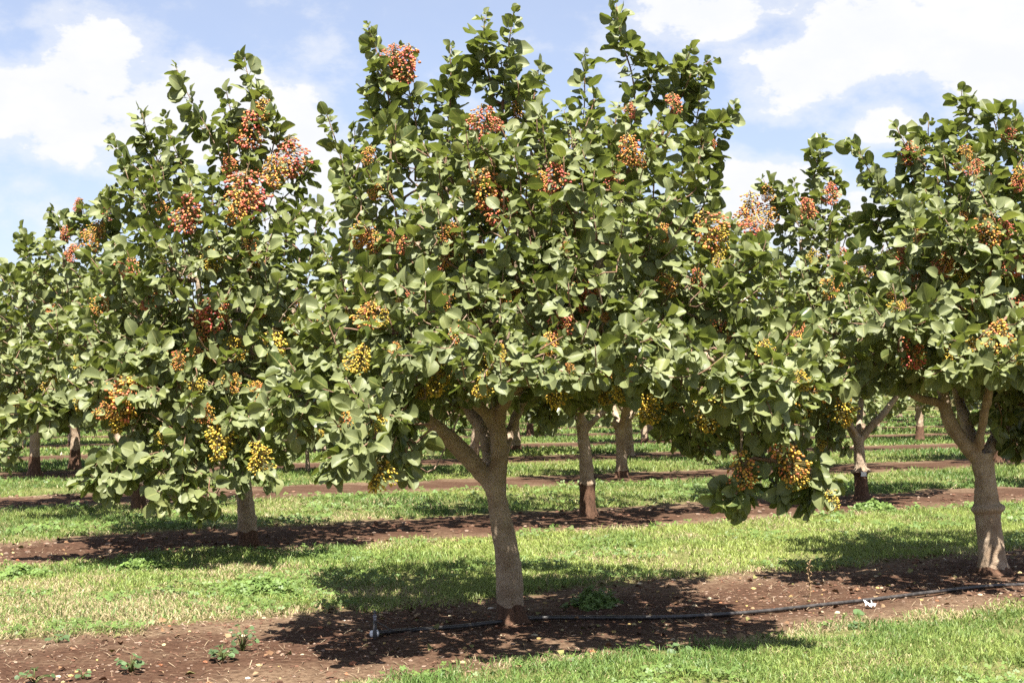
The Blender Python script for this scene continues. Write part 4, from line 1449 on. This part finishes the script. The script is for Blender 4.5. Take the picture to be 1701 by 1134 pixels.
# ------------------------------------------------------------------ litter on the bare strips
def litter():
    r = np.random.default_rng(8)
    bag = Bag()
    phi = (1 + 5 ** .5) / 2
    ico = unit(np.array([(-1, phi, 0), (1, phi, 0), (-1, -phi, 0), (1, -phi, 0), (0, -1, phi), (0, 1, phi), (0, -1, -phi), (0, 1, -phi), (phi, 0, -1), (phi, 0, 1), (-phi, 0, -1), (-phi, 0, 1)], float))
    icf = np.array([(0, 11, 5), (0, 5, 1), (0, 1, 7), (0, 7, 10), (0, 10, 11), (1, 5, 9), (5, 11, 4), (11, 10, 2), (10, 7, 6), (7, 1, 8), (3, 9, 4), (3, 4, 2), (3, 2, 6), (3, 6, 8), (3, 8, 9), (4, 9, 5), (2, 4, 11), (6, 2, 10), (8, 6, 7), (9, 8, 1)])

    def spots(n, y0, y1):
        x = r.uniform(-0.38 * y1, 0.38 * y1, n)
        y = r.uniform(y0, y1, n)
        v, k = row_v(x, y)
        s = (v > EDGE_NEAR - 0.1) & (v < EDGE_FAR + 0.15) & (np.abs(x) < 0.37 * y)
        return x[s], y[s]

    def lumps(x, y, size, cols, flat=0.65):
        n = len(x)
        s = size * r.uniform(0.35, 1.0, n) ** 1.6
        v = np.tile(ico, (n, 1, 1)) * (1 + r.normal(size=(n, 12, 1)) * 0.18)
        v = v * s[:, None, None] * np.stack([r.uniform(.8, 1.4, n), r.uniform(.7, 1.1, n), np.full(n, flat)], 1)[:, None, :]
        v += np.stack([x, y, soil_z(x, y) + s * 0.2], 1)[:, None, :]
        c = np.array(cols)[r.integers(0, len(cols), n)] * r.uniform(0.75, 1.2, (n, 1))
        bag.add(v.reshape(-1, 3), (icf[None] + (np.arange(n) * 12)[:, None, None]).reshape(-1, 3), None, np.repeat(np.hstack([c, np.ones((n, 1))]), 12, 0))

    SO = [(0.1125, 0.0562, 0.0345), (0.1425, 0.0825, 0.0525), (0.0825, 0.0413, 0.0255), (0.195, 0.135, 0.0975)]
    lumps(*spots(16000, 6.9, 12.5), 0.012, SO)
    lumps(*spots(5000, 12, 20), 0.028, SO)
    lumps(*spots(500, 6.9, 14), 0.018, SO)
    lumps(*spots(620, 6.9, 13), 0.018, [(0.375, 0.3, 0.15), (0.4125, 0.345, 0.225), (0.3375, 0.24, 0.09), (0.3, 0.12, 0.06)], 0.75)
    lumps(*spots(60, 6.9, 13), 0.017, [(0.465, 0.42, 0.345), (0.4125, 0.36, 0.285)], 0.5)
    # dry straw and twigs
    x, y = spots(14000, 6.9, 13.5)
    n = len(x)
    a = r.uniform(0, 6.28, n)
    ln = r.uniform(0.012, 0.05, n)
    d = np.stack([np.cos(a), np.sin(a), r.normal(size=n) * 0.22], 1) * ln[:, None]
    s = np.stack([-np.sin(a), np.cos(a), np.zeros(n)], 1) * r.uniform(0.0011, 0.0028, n)[:, None]
    p = np.stack([x, y, soil_z(x, y) + 0.008], 1)
    up = np.array([0, 0, 0.006]) * r.random((n, 1))
    V = np.stack([p - d - s, p - d + s, p + s + up, p + d * .9, p - s + up], 1).reshape(-1, 3)
    b = (np.arange(n) * 5)[:, None]
    c = np.array([(0.216, 0.158, 0.0969), (0.162, 0.1111, 0.0684), (0.12, 0.0702, 0.0427), (0.252, 0.193, 0.1254)])[r.integers(0, 4, n)] * r.uniform(.7, 1.1, (n, 1))
    bag.add(V, b + np.array([[2, 3, 4]]), b + np.array([[0, 1, 2, 4]]), np.repeat(np.hstack([c, np.ones((n, 1))]), 5, 0))
    link('ground_litter', bag.mesh('ground_litter', None, 'litterc', False), M_LITTER, None, label='clods, fallen nuts and dry straw scattered on the bare soil strips', cat='litter', kind='stuff')
    # fallen leaves
    bag = Bag()
    x, y = spots(1100, 6.9, 14.5)
    for xi, yi in zip(x, y):
        v, t_, c = TPL_LO[r.integers(NT, 2 * NT)]
        m = np.array(Matrix.Rotation(r.uniform(0, 6.28), 3, 'Z') @ Matrix.Rotation(r.normal() * .35, 3, 'X') @ Matrix.Rotation(r.normal() * .3, 3, 'Y'))
        sz = r.uniform(0.03, 0.06)
        col = np.array([(0.1688, 0.0938, 0.0496), (0.1125, 0.061, 0.036), (0.2063, 0.1406, 0.0766), (0.1594, 0.15, 0.054)])[r.integers(0, 4)] * r.uniform(.7, 1.2)
        bag.add(v @ m.T * sz + np.array([xi, yi, soil_z(xi, yi) + 0.014]), t_, None, np.append(col, 1))
    link('fallen_leaves', bag.mesh('fallen_leaves', None, 'litterc'), M_LITTER, None, label='dry brown leaves lying on the bare soil', cat='leaf litter', kind='stuff')


litter()

# ------------------------------------------------------------------ irrigation line
def on_ground(px, py, lift=0.0):
    g = ground_at(px, py)
    return np.array([g[0], g[1], float(soil_z(g[0], g[1])) + lift])


pipe_px = [(626, 1054), (660, 1050), (720, 1046), (780, 1040), (830, 1034), (880, 1029), (960, 1029), (1040, 1029), (1110, 1027), (1180, 1022), (1260, 1016), (1340, 1009), (1420, 1001), (1500, 993), (1580, 984), (1650, 976), (1720, 968), (1860, 955)]
pp = resample(np.array([on_ground(a, b, 0.015) for a, b in pipe_px]), 0.08)
pp[:, 2] = np.convolve(np.pad(pp[:, 2], 4, mode='edge'), np.ones(9) / 9, 'valid') + 0.004
pipe = link('irrigation_pipe', None, loc=pp[0], label='black polythene irrigation pipe lying on the soil along the nearest row', cat='pipe')
v, t, q = tube(pp - pp[0], 0.0135, 10)
bag = Bag()
bag.add(v, t, q)
link('hose', bag.mesh('hose'), M_PIPE, pipe)
e0 = unit(pp[0] - pp[3])
bag = Bag()
cap = np.array([-0.01, 0.0, 0.03, 0.034, 0.036])[:, None] * e0
v, t, q = tube(cap, [0.021, 0.021, 0.021, 0.019, 0.012], 14)
bag.add(v, t, q)
link('end_cap', bag.mesh('end_cap'), M_WHITE, pipe)

sp0 = on_ground(624, 1057)
spr = link('sprinkler', None, loc=sp0, label='small upright sprinkler stake at the left end of the irrigation pipe', cat='sprinkler')
bag = Bag()
v, t, q = tube(np.array([[0, 0, -.05], [0, 0, .02], [0, 0, .11]]), [.013, .0125, .010], 8)
bag.add(v, t, q)
link('stake', bag.mesh('stake'), M_PIPE, spr)
bag = Bag()
for z0, z1, r0, r1 in ((.110, .126, .0095, .0095), (.127, .140, .0125, .0110), (.141, .150, .008, .008)):
    v, t, q = tube(np.array([[0, 0, z0], [0, 0, z1]]), [r0, r1], 10)
    bag.add(v, t, q)
link('nozzle', bag.mesh('nozzle'), M_GREYP, spr)
bag = Bag()
v, t, q = tube(np.array([[0, 0, .150], [0, 0, .158], [0, 0, .165], [0, 0, .176]]), [.012, .012, .006, .0035], 8)
bag.add(v, t, q)
link('spinner', bag.mesh('spinner'), M_PIPE, spr)
bag = Bag()
fe = pp[4] - sp0
v, t, q = tube(resample(np.array([[0.004, 0, .105], [0.05, 0, .082], [0.10, 0.0, .055], [fe[0] * 0.6, fe[1] * 0.6, .032], [fe[0], fe[1], fe[2] + 0.01]]), 0.02), 0.0042, 6)
bag.add(v, t, q)
link('feed_tube', bag.mesh('feed_tube'), M_PIPE, spr)

# ------------------------------------------------------------------ small plants and scraps
def weed(px, py, w, h, label, nleaf=16, leaf=0.05, seed=0):
    """broad-leaved seedling: stems, round leaves"""
    g = on_ground(px, py)
    r = np.random.default_rng(900 + seed)
    root = link('weed', None, loc=g, label=label, cat='weed', group='broad-leaved weeds on the bare soil')
    st = Bag()
    for k in range(nleaf):
        a = r.uniform(0, 6.28)
        q_ = math.sqrt(r.random())
        tip = np.array([w * q_ * math.cos(a), w * q_ * math.sin(a) * 0.8, h * r.uniform(0.35, 1.0) * (1.15 - 0.5 * q_)])
        v, t, q = tube(np.array([[0, 0, -0.01], tip * np.array([.4, .4, .7]), tip]), [.003, .0022, .0016], 4)
        st.add(v, t, q, np.tile([0.13, 0.16, 0.05, 1], (len(v), 1)))
        d = unit(np.array([math.cos(a), math.sin(a), -0.25 + r.normal() * .2]))
        nrm = unit(np.array([r.normal() * .35, -0.35 + r.normal() * .3, 1.0]))
        nrm = unit(nrm - d * (nrm @ d))
        s = np.cross(nrm, d)
        L = leaf * r.uniform(0.6, 1.15)
        us = [(0, 0), (0.15, .48), (.45, .58), (.8, .42), (1.0, 0), (.8, -.42), (.45, -.58), (.15, -.48)]
        V = [tip + d * L * .45 + nrm * L * -0.06] + [tip + d * L * a_ + s * L * b_ + nrm * L * (0.12 * abs(b_) - .1 * a_ * a_) for a_, b_ in us]
        F = [(0, 1 + i, 1 + (i + 1) % 8) for i in range(8)]
        c = np.array([0.095, 0.150, 0.058]) * r.uniform(.6, 1.2)
        me = mesh_np('leaf', np.array(V), np.array(F)[:, ::-1], None, True, {'bladec': np.tile(np.append(c, 1), (9, 1))})
        link('leaf', me, M_GRASS, root)
    link('stem', st.mesh('stem', None, 'bladec'), M_GRASS, root)


weed(222, 1112, .08, .10, 'small round-leaved weed on the bare soil at the bottom left', 26, .032, 1)
weed(372, 1098, .06, .10, 'leafy upright weed right of the small one, partly shaded by the central tree', 26, .034, 2)
weed(405, 1082, .07, .17, 'taller weed stem behind the leafy upright weed on the soil', 20, .030, 3)
weed(62, 1128, .09, .09, 'low weed at the bottom left corner of the picture', 12, .034, 4)
weed(142, 1126, .03, .06, 'tiny weed seedling beside the low corner weed', 6, .03, 5)
weed(100, 1066, .06, .05, 'flat weed at the grass edge on the left', 9, .04, 6)
weed(1125, 1078, .05, .07, 'small weed at the grass edge below the irrigation pipe', 10, .04, 7)
weed(1436, 1018, .03, .02, 'single round weed leaf below the white scrap', 2, .07, 8)
weed(1420, 1040, .05, .05, 'low weed at the edge of the front grass on the right', 8, .045, 9)


def clump(px, py, w, d, h, n, label, seed, leaf=0.016):
    g = on_ground(px, py)
    r = np.random.default_rng(seed)
    a = r.uniform(0, 6.28, n)
    q_ = np.sqrt(r.random(n))
    q_w = q_ * (0.78 + 0.22 * np.sin(a * 3 + seed) + 0.2 * np.sin(a * 5 + 2 * seed)) * r.uniform(0.8, 1.2, n)
    x, y = g[0] + w * q_w * np.cos(a), g[1] + d * q_w * np.sin(a)
    bag = Bag()
    hh = (h * (1 - q_ ** 2.2) + 0.012) * (0.45 + 0.9 * vnoise(x, y, 0.06))
    for lo in (0.25, 0.6, 1.0):
        z = soil_z(x, y) + hh * lo * r.uniform(0.75, 1.0, n) - 0.012
        clover(bag, x + r.normal(size=n) * .006, y + r.normal(size=n) * .006, r, 0.012, leaf, z, 1.2)
    # thin stalks
    m = min(n, 260)
    s0 = np.stack([x[:m], y[:m], soil_z(x[:m], y[:m]) - 0.005], 1)
    s1 = np.stack([x[:m], y[:m], soil_z(x[:m], y[:m]) + hh[:m]], 1)
    wv_ = np.array([0.0012, 0, 0])
    V = np.stack([s0 - wv_, s0 + wv_, s1], 1).reshape(-1, 3)
    bag.add(V, (np.arange(m) * 3)[:, None] + np.array([[0, 1, 2]]), None, np.tile([0.10, 0.14, 0.04, 1], (len(V), 1)))
    root = link('clover_clump', bag.mesh('clover_clump', g, 'bladec'), M_GRASS, None, loc=g, label=label, cat='clover')


clump(985, 1006, .175, .20, .115, 420, 'bushy green clover clump on the bare soil right of the central trunk', 31)
clump(232, 942, .24, .30, .085, 420, 'green clover clump on the second row soil left of the left tree', 32, .022)
clump(42, 954, .26, .30, .08, 400, 'shaded clover clump on the second row soil at the left edge', 33, .022)
clump(440, 985, .34, .42, .10, 900, 'dark green clover patch standing in the nearest grass strip', 34, .018)
clump(1450, 846, .30, .35, .10, 300, 'green weeds around the foot of the Y-forked tree', 35, .03)

# white scrap
r_ = np.random.default_rng(12)
g = on_ground(1443, 1008, 0.006)
pts = []
for i in range(6):
    for j in range(5):
        pts.append(((i - 2.5) * .013 + r_.normal() * .004, (j - 2) * .016 + r_.normal() * .004, abs(r_.normal()) * .014 + (.02 if (i in (0, 5) and j in (0, 4)) else 0) + 0.004 * j))
f = [(j + i * 5, j + (i + 1) * 5, j + 1 + (i + 1) * 5, j + 1 + i * 5) for i in range(5) for j in range(4) if not (i == 2 and j == 3) and not (i == 4 and j == 3)]
me = mesh_np('white_scrap', np.array(pts), None, np.array(f), False)
link('white_scrap', me, M_WHITE, None, loc=g, label='crumpled white scrap on the soil just below the irrigation pipe', cat='scrap')

# dead stalk standing on the soil
g = on_ground(1342, 990)
bag = Bag()
v, t, q = tube(resample(np.array([[0, 0, -.02], [.01, 0, .09], [-.008, .01, .18], [.012, 0, .27]]), 0.02), 0.005, 5)
bag.add(v, t, q)
for k in range(16):
    z = 0.03 + 0.014 * k
    a = k * 2.4
    e = np.array([.03 * math.cos(a), .03 * math.sin(a), z + .015])
    v, t, q = tube(np.array([[0, 0, z], e * [.6, .6, 1], e - [0, 0, .012]]), [.002, .004, .0015], 4)
    bag.add(v, t, q)
link('dead_stalk', bag.mesh('dead_stalk'), M_DRY, None, loc=g, label='dry brown weed stalk standing on the soil between the central and right trees', cat='dead weed')

# small white tag on the Y-forked tree
T = T_MIDR
tp = P(1431, 786, T.Y)
tm = Bag()
tm.add(np.array([(-.035, -.006, -.03), (.035, -.006, -.03), (.035, -.006, .03), (-.035, -.006, .03), (-.035, 0, -.03), (.035, 0, -.03), (.035, 0, .03), (-.035, 0, .03)]), None,
       np.array([(0, 1, 2, 3), (5, 4, 7, 6), (4, 0, 3, 7), (1, 5, 6, 2), (3, 2, 6, 7), (4, 5, 1, 0)]))
link('tag', tm.mesh('tag', None, None, False), M_WHITE, T.root, loc=(tp[0] - T.base[0], -0.118, tp[2]))

ntri = sum(len(o.data.polygons) for o in sc.objects if o.type == 'MESH')
print('objects', len(sc.objects), 'faces', ntri, 'leaves', [len(T.L['pos']) for T in NEAR], [len(T.single) for T in NEAR])
